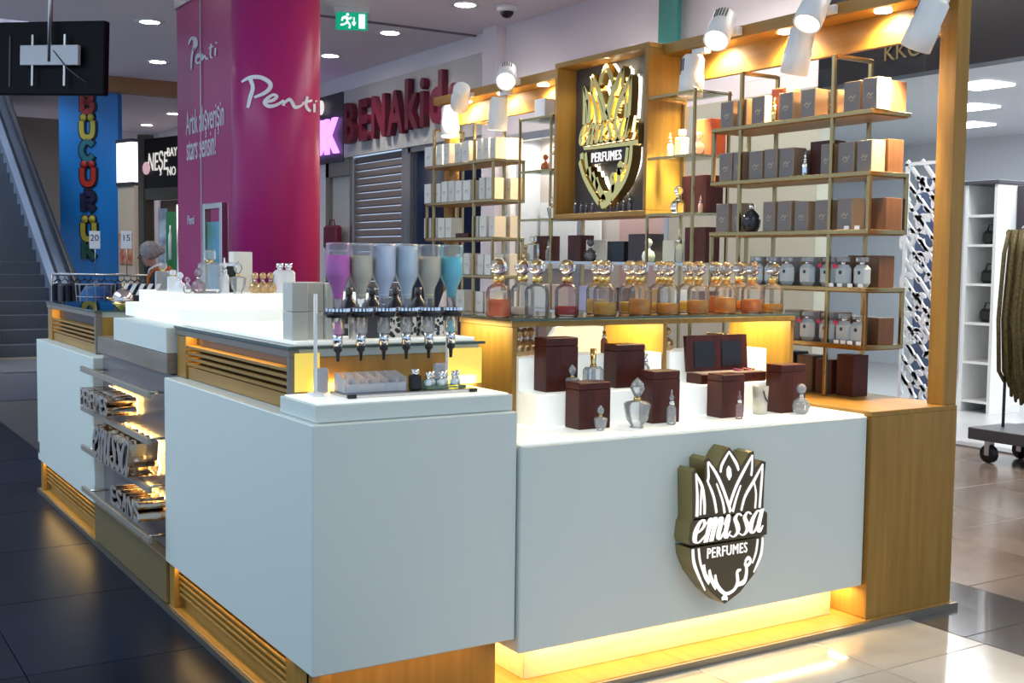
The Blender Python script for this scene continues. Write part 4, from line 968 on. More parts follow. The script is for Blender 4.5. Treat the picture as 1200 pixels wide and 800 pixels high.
# ================================================================ LAMPS ON THE RACK WALL
def spotlight(px, py, aim, label, mount, xs=2.72, power=75):
    """white cylinder spot: head at the pixel on the plane x=xs, aimed at a point, on an arm from its mount"""
    c = at(px, py, x=xs); t = thing('track_spotlight', label, 'spotlight', c, group='white spotlights on the rack wall')
    d = (Vector(aim)-c).normalized(); q = d.to_track_quat('Z', 'Y').to_matrix()
    b_ = obj('lamp_head', MB().lathe([(0, -.105), (.045, -.105), (.06, -.085), (.06, .0), (.066, .006), (.066, .115), (.058, .118), (.058, .085), (0, .085)], 20, axis=q), plasticw, t)
    fins = MB()
    for k in range(5):
        a = -.5+k*.25; p_ = [q @ Vector((.0615*math.sin(a), .0615*math.cos(a), z)) for z in (-.08, -.016)]
        fins.tube(p_, .0035, 4)
    obj('vent_slots', fins, dgrey, b_)
    obj('lamp_lens', MB().lathe([(0, .087), (.058, .087)], 20, axis=q), lens, b_)
    m_ = Vector(mount)-c
    if m_.z > .0:
        obj('mount_box', bbox(m_.x-.025, m_.x+.025, m_.y-.05, m_.y+.05, m_.z-.03, m_.z, b=.004), plasticw, t); obj('arm', MB().tube([(m_.x, m_.y, m_.z-.03), (m_.x*.5, m_.y*.5+.0, m_.z*.45), (0, 0, 0)], .014, 8), plasticw, t)
    else:
        obj('mount_box', bbox(m_.x-.03, m_.x+.0, m_.y-.05, m_.y+.05, m_.z-.02, m_.z+.02, b=.004), plasticw, t); obj('arm', MB().tube([(m_.x-.02, m_.y, m_.z), (m_.x*.4, m_.y*.5, m_.z*.5), (0, 0, 0)], .014, 8), plasticw, t)
    l_ = bpy.data.lights.new('spot_beam', 'SPOT'); l_.energy = power; l_.spot_size = 1.5; l_.spot_blend = .6; l_.color = (1, .76, .42); l_.shadow_soft_size = .04
    lo = bpy.data.objects.new('spot_beam', l_); C.objects.link(lo); lo.parent = t; lo.location = d*.13
    lo.rotation_euler = (-d).to_track_quat('Z', 'Y').to_euler()
sp = lambda s: 'white cylinder spotlight ' + s
def mnt(px, py, xs, top): c = at(px, py, x=xs); return (2.84, c.y, 2.64) if top else (2.8, c.y, 2.67)
for px, py, aim, lb, top, xs in [
    (811, 88, (2.75, 1.55, 1.9), 'hung from the canopy beside the crest box over the glass shelves', True, 2.78),
    (936, 58, (2.8, .95, 1.9), 'hung from the canopy above the middle of the grey cartons', True, 2.78),
    (1086, 26, (2.75, .35, 1.9), 'hung from the canopy next to the near oak post', True, 2.78),
    (845, 32, (1.5, .5, 1.3), 'clamped on the canopy edge and turned down towards the decanters', False, 2.7),
    (955, 6, (1.7, .35, 1.2), 'clamped on the canopy edge above the brass rack of grey cartons', False, 2.7),
    (594, 88, (1.2, 1.2, 1.2), 'clamped on the canopy edge just beyond the crest box', False, 2.72),
    (540, 113, (2.9, 4.3, 2.4), 'clamped on the far canopy edge above the ivory cartons', False, 2.72),
    (527, 141, (2.75, 4.1, 1.8), 'hung under the far end of the canopy by the ivory cartons', True, 2.78),
    (584, 132, (2.8, 3.6, 1.8), 'hung under the far canopy over the near ivory cartons', True, 2.78)]:
    spotlight(px, py, aim, sp(lb), mnt(px, py, xs, top), xs, 130 if top else 75)

# ================================================================ CARTONS ON THE RACKS
def carton_mesh(w, d, h, side, front, name):
    """folding carton: front panel (towards -x) proud of the body by a hair"""
    m = bbox(0, d, -w/2, w/2, 0, h, b=.0015).mesh(name); m.materials.append(side); return m
foil = mat('gold_foil', (.5, .4, .25), .35, .6); foilg = mat('grey_foil', (.4, .37, .34), .4, .4)
FB = lambda u, v, d: (-d, -u, v)
def make_carton(w, d, h, side, front, label, emb, group):
    me = carton_mesh(w, d, h, side, front, 'perfume_carton')
    o = tag(bpy.data.objects.new('perfume_carton', me), label, 'perfume box', group); C.objects.link(o)
    p = obj('front_panel', bbox(-.001, .001, -w/2+.003, w/2-.003, .003, h-.003, b=.0005), front, o)
    if emb: obj('emblem', MB().ribbon([(-w*.2, h*.42), (-w*.05, h*.52), (w*.08, h*.44), (w*.22, h*.53)], FB, .001, .0018, h*.03).ribbon([(-w*.12, h*.36), (w*.14, h*.38)], FB, .001, .0018, h*.02), emb, p)
    return o
ROWN = ['top', 'second', 'third', 'fourth', 'bottom']
def fill(z, spans, kind, X=2.715, rnd=random.Random(2)):
    for px0, px1, proto in spans:
        pass
def yat(px, X=2.715, py=250): return at(px, py, x=X).y
protos = {}; placed = {}
ORD = ['first', 'second', 'third', 'fourth', 'fifth', 'sixth', 'seventh', 'eighth', 'ninth', 'tenth', 'eleventh', 'twelfth']
def carton(kind, row, y, X, z, h=1.0, ws=1.0):
    key = (kind, row)
    if key not in protos:
        if kind == 'grey': o = make_carton(.086, .085, .135, ctan, cgrey, 'grey-fronted perfume carton on the %s shelf of the rack by the oak post' % ROWN[row], foil, 'grey cartons on the %s shelf' % ROWN[row])
        elif kind == 'ivory': o = make_carton(.07, .09, .145, civory, civory, 'ivory perfume carton on the %s shelf of the far rack' % ROWN[row], foilg, 'ivory cartons on the %s shelf' % ROWN[row])
        else: o = make_carton(.11, .1, .15, cbrown, cbrown, 'walnut brown perfume carton at the end of the %s shelf by the oak post' % ROWN[row], None, 'brown cartons on the %s shelf' % ROWN[row])
        protos[key] = o; first = True
    else: o = dup(protos[key], (0, 0, 0))
    o.location = (X, y, z+.0005); o.scale = (1, ws, h); placed.setdefault((kind, row, X > 2.78), []).append(o)
    return o
rnd = random.Random(4)
rowpx = {0: [(841,857),(861,872),(877,894),(909,926),(934,952),(984,1004),(1006,1024)],
         1: [(841,857),(858,868),(876,892),(894,909),(911,929),(960,972),(980,999),(1002,1020)],
         2: [(838,855),(858,868),(894,908),(911,927),(931,947),(955,972),(981,999)],}
for row, L_ in rowpx.items():
    for a, b in L_:
        yc = (yat(a)+yat(b))/2; w_ = abs(yat(a)-yat(b)); carton('grey', row, yc, 2.714, ZS[row], rnd.uniform(.96, 1.03)*(1.04 if row else 1), min(w_/.086, 1.1)*.97)
for row in (0, 1):
    for y in ((.62, .74, 1.05) if row == 0 else (.78, .9, 1.02)): carton('grey', row, y, 2.85, ZS[row], 1.0)
carton('brown', 0, .305, 2.83, ZS[0], .9); carton('brown', 1, .30, 2.825, ZS[1], .98, .9); carton('brown', 2, .30, 2.82, ZS[2], .95)
for row in (3, 4):
    for y in ((.30, .40) if row == 3 else (.29, .375)): carton('brown', row, y, 2.80, ZS[row], .95 if row == 3 else .8, .75)
    for k in range(5 if row == 3 else 3): carton('grey', row, .52+k*.125, 2.79, ZS[row], 1.0, 1.15)
o = tag(obj('perfume_box', bbox(0, .09, -.05, .05, 0, .165, b=.002), mat('orange_lacquer', (.2, .04, .01), .35), None, (2.76, (yat(901)), ZS[0]+.0005)), 'orange-brown lacquer box standing among the grey cartons', 'perfume box')
o = tag(obj('perfume_box', bbox(0, .09, -.07, .07, 0, .165, b=.002), boxbrown, None, (2.8, yat(945), ZS[1]+.0005)), 'dark brown box behind a small silver bottle among the grey cartons', 'perfume box')
# price tickets
for row, ys in ((2, (.36, .30)), (3, (.44, .39, .33, .27)), (4, (.40, .36, .32, .27))):
    for y in ys: tag(obj('price_ticket', bbox(0, .002, -.014, .014, 0, .016, b=.0005), paper, None, (2.693, y, ZS[row]+.0005)), 'small white price ticket on the %s shelf edge by the brown cartons' % ROWN[row], 'price ticket', 'tickets on the %s shelf' % ROWN[row])
# ivory cartons of the far rack
rowL = {0: [(497,507),(511,518),(519,526),(532,539),(540,549),(558,564),(565,572),(573,580)],
        1: [(497,505),(507,516),(517,524),(525,532),(533,541),(542,551),(561,568),(569,577)],
        2: [(497,505),(507,512),(513,521),(522,529),(553,560),(562,570),(573,580)],
        3: [(535,542),(544,551),(560,567),(568,577)], 4: [(535,545),(557,567),(569,578)]}
for row, L_ in rowL.items():
    for a, b in L_:
        ya, yb = yat(a), yat(b); carton('ivory', row, (ya+yb)/2, 2.714, ZS[row], rnd.uniform(.95, 1.03), abs(ya-yb)/.07*.96)
    for k in range(4 if row < 2 else 3): carton('ivory', row, 3.47+k*.07, 2.845, ZS[row], 1.0, .9)
tag(obj('perfume_box', bbox(0, .1, -.09, .09, 0, .03, b=.002), boxbrown, None, (2.71, yat(542), ZS[2]+.0005)), 'flat maroon box on the far rack under dark bottles', 'perfume box')

# ================================================================ BOTTLES
def lathe_part(name, prof, m, parent, n=16, c=(0, 0, 0), ax=None): return obj(name, MB().lathe(prof, n, c, axis=ax), m, parent)
def mini(kind, label, loc, s=1.0, group=None, tint=None):
    """small perfume bottles of several cuts"""
    t = thing('perfume_bottle', label, 'bottle', loc, group=group); t.scale = (s, s, s)
    g_ = tint or glass2
    if kind == 'round':
        lathe_part('body', [(0, 0), (.018, 0), (.03, .008), (.035, .03), (.028, .052), (.012, .062), (.009, .07)], g_, t); lathe_part('collar', [(0, .068), (.01, .068), (.01, .076), (0, .076)], chrome, t)
        lathe_part('stopper', [(0, .076), (.008, .078), (.018, .09), (.02, .102), (.012, .115), (0, .12)], g_, t)
    elif kind == 'tall':
        lathe_part('body', [(0, 0), (.018, 0), (.02, .004), (.02, .07), (.013, .082), (.008, .088)], g_, t); lathe_part('collar', [(0, .086), (.012, .086), (.013, .098), (.009, .104), (0, .104)], chrome, t)
        lathe_part('stopper', [(0, .104), (.006, .106), (.012, .118), (.004, .13), (.003, .15), (0, .152)], g_, t)
    elif kind == 'tulip':
        lathe_part('body', [(0, 0), (.02, 0), (.016, .006), (.028, .02), (.036, .06), (.03, .066), (.012, .07)], g_, t, 8); lathe_part('collar', [(0, .069), (.01, .069), (.01, .078), (0, .078)], goldm, t)
        lathe_part('stopper', [(0, .078), (.009, .08), (.02, .1), (.016, .115), (0, .13)], g_, t, 6)
    elif kind == 'square':
        obj('body', bbox(-.03, .03, -.018, .018, 0, .085, b=.006), g_, t); lathe_part('collar', [(0, .085), (.01, .085), (.01, .092), (0, .092)], goldm, t); obj('cap', bbox(-.014, .014, -.014, .014, .092, .12, b=.004), g_, t)
    elif kind == 'spray':
        obj('body', bbox(-.03, .03, -.018, .018, 0, .1, b=.012), g_, t); lathe_part('neck', [(0, .1), (.012, .1), (.012, .112), (0, .112)], chrome, t); lathe_part('cap', [(0, .112), (.016, .112), (.016, .13), (0, .13)], chrome, t)
    return t
glass2 = clear('bottle_glass', (.97, .975, .97), .3, .03, body=.17, bodycol=(.95, .93, .9))
# decanters on the glass shelf
_am = [(.9, .30, .01), (.98, .60, .02), (.7, .01, .01), (.99, .72, .08), (.97, .9, .86), (.95, .42, .015)]
amber = lambda i: clear('liquid%d' % i, _am[i], .3, body=.34, bodycol=_am[i])
dglass = clear('decanter_glass', (.985, .985, .975), .28, .02, body=.06, bodycol=(.95, .93, .9))
def decanter(px, py, liq, level, label, z=1.284, s=1.0, group=None):
    rear = px in (612, 700, 738, 773, 806, 838, 866)
    p = at(px, 362, y=.60 if rear else .465)
    t = thing('decanter', label, 'decanter', (p.x, p.y, z+.0005), group=group); t.scale = (s, s, s)
    lathe_part('body', [(0, 0), (.044, 0), (.048, .005), (.048, .1), (.042, .116), (.028, .127), (.017, .131), (.016, .138)], dglass, t, 20)
    if liq is not None: lathe_part('perfume', [(0, .008), (.043, .008), (.045, .012), (.045, .1*level), (0, .1*level)], amber(liq), t, 20)
    lathe_part('collar', [(0, .136), (.02, .136), (.022, .148), (.02, .158), (.016, .16), (0, .16)], goldm, t)
    lathe_part('stopper', [(0, .16), (.012, .161), (.014, .166), (.026, .176), (.033, .192), (.033, .2), (.026, .216), (.012, .226), (0, .228)], crystal, t, 12)
    return t
DEC = [(584, 366, 0, .72, 'full of deep amber perfume next to the ivory rack'), (612, 365, 4, .35, 'with pale milky perfume, rear one of the clear pair'), (629, 367, None, 0, 'nearly empty, front one of the clear pair'),
       (664, 366, 2, .42, 'a third full of red perfume'), (700, 366, 3, .62, 'of pale gold perfume beside the red one, left of its pair'), (709, 367, 3, .55, 'of pale gold perfume beside the red one, right of its pair'),
       (738, 366, 3, .5, 'of honey perfume, slightly hidden by its neighbour'), (750, 367, 1, .68, 'of honey perfume with bluish shoulder'), (773, 366, 3, .45, 'of yellow perfume half hidden behind its twin'), (783, 367, 1, .48, 'half full of bright yellow perfume'),
       (806, 366, 3, .5, 'of gold perfume at the back of a close pair'), (818, 367, 1, .6, 'of gold perfume at the front of a close pair'), (838, 366, 5, .72, 'of amber perfume in the crowded group'), (850, 367, 1, .7, 'of golden perfume in the crowded group, front one'), (866, 365, 5, .5, 'of amber perfume set back behind the crowded group'), (881, 367, 5, .62, 'of orange amber perfume at the edge of the crowded group'), (905, 367, 1, .4, 'less than half full at the end of the glass shelf')]
for px, py, lq, lv, lb in DEC: decanter(px, py, lq, lv, 'round-stoppered glass decanter ' + lb, s=.98)
# brown boxes and crystal bottles on the lit steps
def brown_box(x, y, z, w, d, h, label):
    t = thing('gift_box', label, 'box', (x, y, z))
    obj('body', bbox(0, w, 0, d, 0, h*.84, b=.002), boxbrown, t); obj('lid', bbox(0, w, 0, d, h*.843, h, b=.003), boxbrown, t)
    obj('inlay_line', MB().box(w*.5-.001, w*.5+.001, -.0008, 0, .004, h*.82), mat('inlay', (.12, .035, .02), .3), t)
sb_ = 'dark brown lacquered gift box '
brown_box(1.106, .166, .8855, .143, .09, .172, sb_+'behind the small tulip bottle at the front left')
brown_box(1.453, .17, .8855, .133, .085, .2, sb_+'behind the slim vial, front row centre')
brown_box(1.80, .166, .8855, .12, .09, .173, sb_+'behind the pink-tinged vial in front of the open case')
brown_box(2.125, .168, .8855, .14, .09, .2, sb_+'beside the oak end cabinet with a round flask before it')
brown_box(1.06, .316, 1.0105, .145, .085, .203, sb_+'the tallest, on the left lit step')
brown_box(1.385, .313, 1.0105, .14, .085, .17, sb_+'on the left lit step above the slim vial')
cb_ = 'cut crystal perfume bottle '
cutg = clear('cut_glass', (.95, .97, .97), .45, .04, body=.2, bodycol=(.95, .97, .97))
def bot(px, py, z, kind, s, lb, tint=None):
    p = at(px, py, z=z); p.y = min(p.y, .125 if z < .9 else .289)
    return mini(kind, lb, (p.x, p.y, z+.0005), s, tint=tint)
bot(697.5, 503, .885, 'tulip', .72, cb_+'small, with fan stopper before the front left brown box', cutg)
bot(732.7, 498, .885, 'tulip', 1.45, cb_+'large, footed, between two brown boxes', cutg)
bot(781.8, 496.5, .885, 'tall', .88, cb_+'slim with pointed cap before the centre brown box', cutg)
bot(861.3, 490, .885, 'tall', .75, cb_+'slim and pinkish with pointed cap before the low brown box', clear('pink_glass', (.95, .88, .9), .4, body=.15, bodycol=(.8, .6, .65)))
bot(927, 483, .885, 'round', 1.05, cb_+'round flask before the end brown box', cutg)
bot(657.5, 457, 1.01, 'tulip', .8, cb_+'ribbed flask before the tallest brown box', cutg)
mini('tall', cb_+'with ring stopper half hidden behind the centre brown box', (1.545, .34, 1.0105), 1.05, tint=cutg)
t = thing('perfume_bottle', 'square crystal bottle with a tall gold cap on the left lit step', 'bottle', (1.30, .35, 1.0105))
obj('body', MB().bbox(-.042, .042, -.022, .022, 0, .085, b=.012), cutg, t); lathe_part('cap', [(0, .085), (.014, .085), (.011, .1), (.012, .155), (0, .155)], goldm, t)
t = thing('presentation_case', 'open dark brown presentation case with raised lid and small vials', 'case', (1.79, .28, 1.0105))
obj('tray', bbox(0, .36, 0, .095, 0, .04, b=.003), boxbrown, t); obj('lining', bbox(.012, .348, .01, .085, .0395, .042, b=.001), mat('grey_lining', (.3, .25, .24), .7), t)
obj('lid', MB().add([(0, .088, .042), (.335, .088, .042), (.335, .1, .19), (0, .1, .19), (0, .1, .042), (.335, .1, .042), (.335, .118, .19), (0, .118, .19)], [(0,1,2,3),(4,7,6,5),(0,4,5,1),(1,5,6,2),(2,6,7,3),(3,7,4,0)]), boxbrown, t)
for x in (.04, .19): obj('lid_recess', MB().add([(x, .0865, .06), (x+.11, .0865, .06), (x+.11, .096, .165), (x, .096, .165)], [(0,1,2,3)]), black, t)
for k in range(4): obj('vial', MB().tube([(.24+k*.025, .03, .046), (.24+k*.025, .07, .046)], .006, 8), goldm if k % 2 else mat('pink_cap', (.7, .15, .25), .4), t)
t = thing('perfume_gift_bag', 'clear white tumbler with a dark motif between two brown boxes', 'tumbler', (2.04, .2, .8855))
lathe_part('cup', [(0, 0), (.028, 0), (.034, .115), (.031, .115), (.026, .004), (0, .004)], clear('milky_glass', (.9, .92, .92), .3, body=.4, bodycol=(.85, .88, .86)), t, 20)
obj('motif', MB().ribbon([(-.018, .1), (-.005, .07), (.012, .05)], lambda u, v, d: (u, -.0345-d, v), .0, .001, .006), black, t)
for k, (x, lb) in enumerate([(1.03, 'ornate gold bottle behind the tallest brown box'), (1.075, 'ornate gold bottle with dark cap on the upper lit step'), (1.115, 'ornate gold bottle beside the white chair back')]):
    mini('round', lb, (x, .47+.02*k, 1.1355), .9, tint=mat('gilded_glass', (.6, .4, .2), .2, .6))
mini('tall', 'woven brown bottle beside the oak divider on the upper lit step', (1.44, .47, 1.1355), .7, tint=mat('woven_brown', (.28, .12, .05), .6))
mini('round', 'gilded pink bottle on the upper lit step behind the open case', (1.775, .48, 1.1355), .8, tint=mat('gilded_glass', (.6, .4, .2), .2, .6))
# white chair inside the kiosk
pc_ = at(677, 379, y=1.3)
t = thing('white_chair', 'white moulded chair back seen between the oak dividers', 'chair', (pc_.x, 1.5, pc_.z-1.195))
bk = MB(); n_ = 12
arc = [(-.22, .0), (-.225, .25), (-.2, .42), (-.14, .5), (0, .515), (.14, .5), (.2, .42), (.225, .25), (.22, 0)]
bk.prism(arc, lambda u, v, d: (u, -.2-d+.25*u*u, .68+v), 0, .025)
obj('backrest', bk, plasticw, t); obj('seat', bbox(-.22, .22, -.2, .22, .64, .69, b=.02), plasticw, t); obj('back_stem', bbox(-.05, .05, -.215, -.19, .6, .75, b=.008), plasticw, t); obj('gas_column', MB().tube([(0, 0, .04+1.223-pc_.z), (0, 0, .64)], .03, 12), chrome, t); obj('base', MB().lathe([(0, 0), (.22, 0), (.2, .03), (.03, .05), (0, .05)], 24, (0, 0, 1.223-pc_.z)), chrome, t)
# frosted bottles on the lower shelves of the near rack
FRX = 2.703
def frosted(y, z, row, red):
    t = thing('frosted_bottle', 'frosted spray bottle %s on the %s shelf of the near rack' % ('with red tag' if red else 'with clear cap', ROWN[row]), 'bottle', (FRX+.03, y, z+.0005), (0, 0, PI/2), group='frosted bottles on the %s shelf %s' % (ROWN[row], 'with tags' if red else 'plain'))
    obj('body', MB().bbox(-.046, .046, -.02, .02, 0, .1, b=.018), frost, t); lathe_part('neck', [(0, .1), (.012, .1), (.012, .112), (0, .112)], chrome, t); obj('cap', bbox(-.026, .026, -.015, .015, .112, .134, b=.003), glass2, t)
    obj('label_mark', MB().lathe([(0, 0), (.009, 0), (.009, .0008), (0, .0008)], 10, (0, .0215, .065), axis=Matrix.Rotation(PI/2, 3, 'X')), dgrey, t)
    if red: obj('red_tag', MB().bbox(.02, .042, .02, .024, .085, .102, b=.003), mat('red_tag', (.75, .02, .08), .5), t)
for px, rd in ((883, 0), (901, 0), (919, 0), (943, 0), (967, 1), (985, 1), (1007, 0)): frosted(yat(px, py=320), ZS[3], 3, rd)
for px, rd in ((943, 1), (966, 1), (986, 1), (1003, 0)): frosted(yat(px, py=385), ZS[4], 4, rd)
t = thing('perfume_bottle', 'black round perfume bottle with ring top between grey cartons', 'bottle', (2.72, yat(880), ZS[2]+.0005))
lathe_part('body', [(0, 0), (.03, 0), (.042, .02), (.046, .05), (.04, .08), (.02, .1), (.012, .105)], mat('smoke_glass', (.03, .032, .04), .1), t); lathe_part('cap', [(0, .105), (.014, .105), (.016, .125), (.01, .135), (0, .14)], chrome, t)
mini('tall', 'small silver bottle before the dark box on the second shelf', (2.71, yat(943), ZS[1]+.0005), .75, tint=chrome)
mini('tall', 'small gilt bottle before the orange-brown box on the top shelf', (2.71, yat(905), ZS[0]+.0005), .75, tint=goldm)
# tiny bottles along the floor of the crest box
for k, px in enumerate((674, 681, 687, 694, 716, 724, 731, 738)):
    p = at(px, 250, x=2.73); mini('tall', 'tiny dark glass bottle lined up below the gold crest', (2.73, p.y, 1.7875), [.62, .5, .45, .55, .5, .5, .6, .7][k], 'tiny bottles in the crest box', tint=clear('smoke_clear', (.55, .53, .55), .4, body=.3, bodycol=(.2, .18, .2)))
# items on the glass shelves beside and below the crest box
mini('round', 'round cut-crystal globe decanter on the glass shelf beside the crest box', (2.78, 1.62, 1.7655), 1.25, tint=crystal)
mini('tall', 'thin rose vial on the glass shelf near the grey cartons', (2.78, 1.44, 1.7655), .6, tint=mat('rose_glass', (.7, .45, .4), .2))
tag(obj('perfume_box', bbox(0, .12, -.1, .1, 0, .2, b=.002), boxbrown, None, (2.8, 1.52, 1.7655)), 'dark brown box behind the globe decanter', 'perfume box')
tag(obj('perfume_box', bbox(0, .1, -.06, .06, 0, .19, b=.002), mat('orange_lacquer', (.2, .04, .01), .35), None, (2.82, 1.47, 2.0705)), 'orange lacquer box on the upper glass shelf', 'perfume box')
mini('square', 'dark-capped crystal bottle on the upper glass shelf', (2.78, 1.6, 2.0705), 1.2); mini('round', 'gold-collared crystal bottle by the upper glass shelf upright', (2.77, 1.45, 2.0705), 1.0); mini('tall', 'pale amber vial on the upper glass shelf next to the crest box', (2.78, 1.7, 2.0705), .9, tint=mat('pale_amber', (.7, .5, .25), .2))
mini('square', 'crystal bottle with amber base on the far glass shelf beyond the crest box', (2.78, 2.82, 2.0705), 1.2, tint=None); mini('tulip', 'blue-stoppered crystal bottle on the far lower glass shelf', (2.78, 2.83, 1.7655), 1.1); mini('round', 'orange and clear bottle on the far glass shelf', (2.8, 2.95, 2.0705), .9, tint=mat('orange_glass', (.55, .15, .03), .2))
tag(obj('white_box', bbox(0, .09, -.06, .06, 0, .13, b=.003), paper, None, (2.78, 3.0, 2.4005)), 'small white box on the topmost far glass shelf', 'box')
low = [('perfume_box', 3.0, .16, .16, boxbrown, 'brown box behind the ribbed bottle under the crest box'), ('perfume_box', 2.62, .14, .16, boxbrown, 'brown box beside the cream carton under the crest box'), ('perfume_box', 2.46, .07, .13, civory, 'cream carton beside the blue-capped bottle under the crest box'), ('perfume_box', 2.2, .16, .12, black, 'black box lying under the crest box'), ('perfume_box', 1.98, .2, .16, mat('taupe_box', (.06, .045, .045), .5), 'dark taupe box behind a slanted stand under the crest box'), ('perfume_box', 1.5, .17, .19, boxbrown, 'brown box near the grey rack on the lower glass shelf'), ('perfume_box', 1.72, .1, .12, civory, 'cream box with a red mark on the lower glass shelf')]
for nm, y, w_, h_, m_, lb in low: tag(obj(nm, bbox(0, .1, -w_/2, w_/2, 0, h_, b=.002), m_, None, (2.8, y, 1.5005)), lb, 'perfume box')
mini('square', 'tall clear bottle with gold collar at the far end below the crest box', (2.76, 3.02, 1.5005), 1.3); mini('round', 'beaded gilt bottle at the far end below the crest box', (2.74, 3.08, 1.5005), .9, tint=mat('gilded_glass', (.6, .4, .2), .2, .6)); mini('tall', 'slim clear bottle before the brown box below the crest box', (2.75, 2.83, 1.5005), .9)
mini('round', 'blue-capped dark bottle on the lower glass shelf', (2.75, 2.38, 1.5005), 1.15, tint=clear('smoke_clear', (.55, .53, .55), .4, body=.3, bodycol=(.2, .18, .2)))
mini('round', 'white figurine-shaped bottle on the lower glass shelf', (2.75, 1.83, 1.5005), 1.1, tint=paper); mini('tall', 'clear bottle with a long cream cap on the lower glass shelf', (2.75, 1.57, 1.5005), 1.2)
for k, (y, m_, lb) in enumerate([(3.0, civory, 'cream'), (2.88, mat('pinkish', (.6, .42, .36), .5), 'pink'), (2.5, mat('lilac', (.45, .42, .6), .5), 'lilac'), (2.3, mat('wine', (.14, .03, .04), .5), 'wine red'), (2.1, boxbrown, 'brown'), (1.95, mat('orange_box', (.5, .22, .05), .5), 'orange'), (1.6, paper, 'white'), (1.47, boxbrown, 'dark brown')]):
    tag(obj('perfume_box', bbox(0, .1, -.06, .06, 0, .15, b=.002), m_, None, (2.8, y, 1.2005)), lb+' box on the lowest glass shelf behind the decanters', 'perfume box')
for k, y in enumerate((.55, .67, .79, .42)):
    tag(obj('perfume_box', bbox(0, .1, -.05, .05, 0, .16+.01*k, b=.002), [boxbrown, cbrown, black, boxbrown][k], None, (2.78, y, .8985)), ['maroon box standing first', 'walnut box standing second', 'black box standing third', 'small maroon box standing last'][k]+' on the oak desk under the near rack', 'perfume box')

# ================================================================ DISPENSER AND COUNTER ITEMS
DY = .2
t = thing('bottle_dispenser', 'six-bottle wall dispenser with inverted bottles and spouts on the white corner riser', 'dispenser', (0, DY, 1.0555))
xs_ = [at(px, 330, y=DY).x for px in (396, 423, 450, 476.5, 503, 529)]
obj('base_tray', bbox(.165, .64, -.09, .055, .0, .012, b=.003), steel, t)
for x in (.18, .625):
    obj('foot', bbox(x-.015, x+.015, -.095, -.08, -.0, .012, b=.002), black, t)
obj('side_post', MB().tube([(.105, .03, .01), (.105, .03, .33)], .006, 8), plasticw, t); obj('side_post', MB().tube([(.6, .05, .01), (.6, .05, .27)], .005, 8), plasticw, t)
obj('post_foot', bbox(.085, .125, .0, .05, 0, .012, b=.002), plasticw, t); obj('post_foot', bbox(.585, .62, .02, .07, 0, .012, b=.002), plasticw, t)
obj('carrier_bar', MB().bbox(xs_[0]-.045, xs_[-1]+.045, .02, .035, .255, .275, b=.003), glass2, t)
milk = clear('milk_bottle', (.85, .87, .92), .25, .25, body=.15, bodycol=(.95, .96, 1.0))
liqs = [(.95, .03, .64), (.94, .8, .5), (.9, .93, 1.0), (.84, .94, .94), (.95, .80, .52), (.1, .85, .9)]  # the two near-white fillings are added to brighten empty bottles
for k, x in enumerate(xs_):
    z0 = .262
    h = .285 - .004*k*0
    b_ = obj('bottle', MB().lathe([(.0155, 0), (.0165, .05), (.02, .07), (.036, .105), (.039, .115), (.039, .21), (.037, .218), (0, .218)], 20, (x, 0, z0+.015)), milk, t)
    if liqs[k]:
        lm = mat('dispenser_filling%d' % k, liqs[k], .3)
        obj('liquid', MB().lathe([(0, .035 if k != 5 else .06), (.0155, .04), (.019, .072), (.0345, .108), (.0375, .118), (.0375, .178 if k not in (2, 3) else .212), (0, .178 if k not in (2, 3) else .212)], 20, (x, 0, z0+.015)), mat('dispenser_filling%d' % k, liqs[k], .3), b_)
    hd = obj('holder_ring', MB().lathe([(.0, -.008), (.036, -.008), (.036, .012), (.0, .012)], 18, (x, 0, z0)), black, t)
    teeth = MB()
    for j in range(18):
        a = 2*PI*j/18; teeth.box(x+.034*math.cos(a)-.0035, x+.034*math.cos(a)+.0035, .034*math.sin(a)-.0035, .034*math.sin(a)+.0035, z0+.012, z0+.022)
    obj('ring_teeth', teeth, chrome, hd)
    obj('sight_glass', MB().lathe([(.021, -.06), (.021, -.008), (.019, -.008), (.019, -.06)], 14, (x, 0, z0), caps=False), glass2, t)
    obj('measure', MB().lathe([(0, -.058), (.018, -.058), (.018, -.02 if k in (0, 5) else -.045), (0, -.02 if k in (0, 5) else -.045)], 14, (x, 0, z0)), (mat('dispenser_filling%d' % k, liqs[k], .3) if k in (0, 5) else glass2), t)
    obj('valve', MB().lathe([(0, -.1), (.015, -.1), (.016, -.06), (0, -.06)], 14, (x, 0, z0)), chrome, t)
    obj('spout', MB().lathe([(0, -.15), (.005, -.15), (.007, -.122), (.014, -.115), (.014, -.1), (0, -.1)], 10, (x, 0, z0)), black, t)
# tray contents
t = thing('acrylic_organizer', 'clear acrylic organizer with sloped compartments on the dispenser tray', 'organizer', (.17, .14, 1.0680))
og = MB()
for k in range(7): og.add([(k*.036, 0, 0), (k*.036+.003, 0, 0), (k*.036+.003, .09, 0), (k*.036, .09, 0), (k*.036, 0, .045), (k*.036+.003, 0, .045), (k*.036+.003, .09, .062), (k*.036, .09, .062)], [(0,3,2,1),(4,5,6,7),(0,1,5,4),(1,2,6,5),(2,3,7,6),(3,0,4,7)])
for y, h_ in ((0, .03), (.045, .04), (.087, .06)): og.box(0, .219, y, y+.003, 0, h_)
og.box(0, .219, 0, .09, 0, .003)
obj('compartments', og, clear('acrylic_milky', (.93, .94, .97), .35, body=.32, bodycol=(.95, .96, .98)), t)
for x0, lb in ((.1, 'beside the organizer'), (.545, 'beside the sample vials')):
    tag(obj('bracket_block', MB().bbox(0, .05, 0, .02, 0, .085, b=.006), mat('grey_bracket', (.42, .44, .5), .4, .2), None, (x0+.02, .27, 1.0560)), 'light grey upright bracket block %s' % lb, 'bracket')
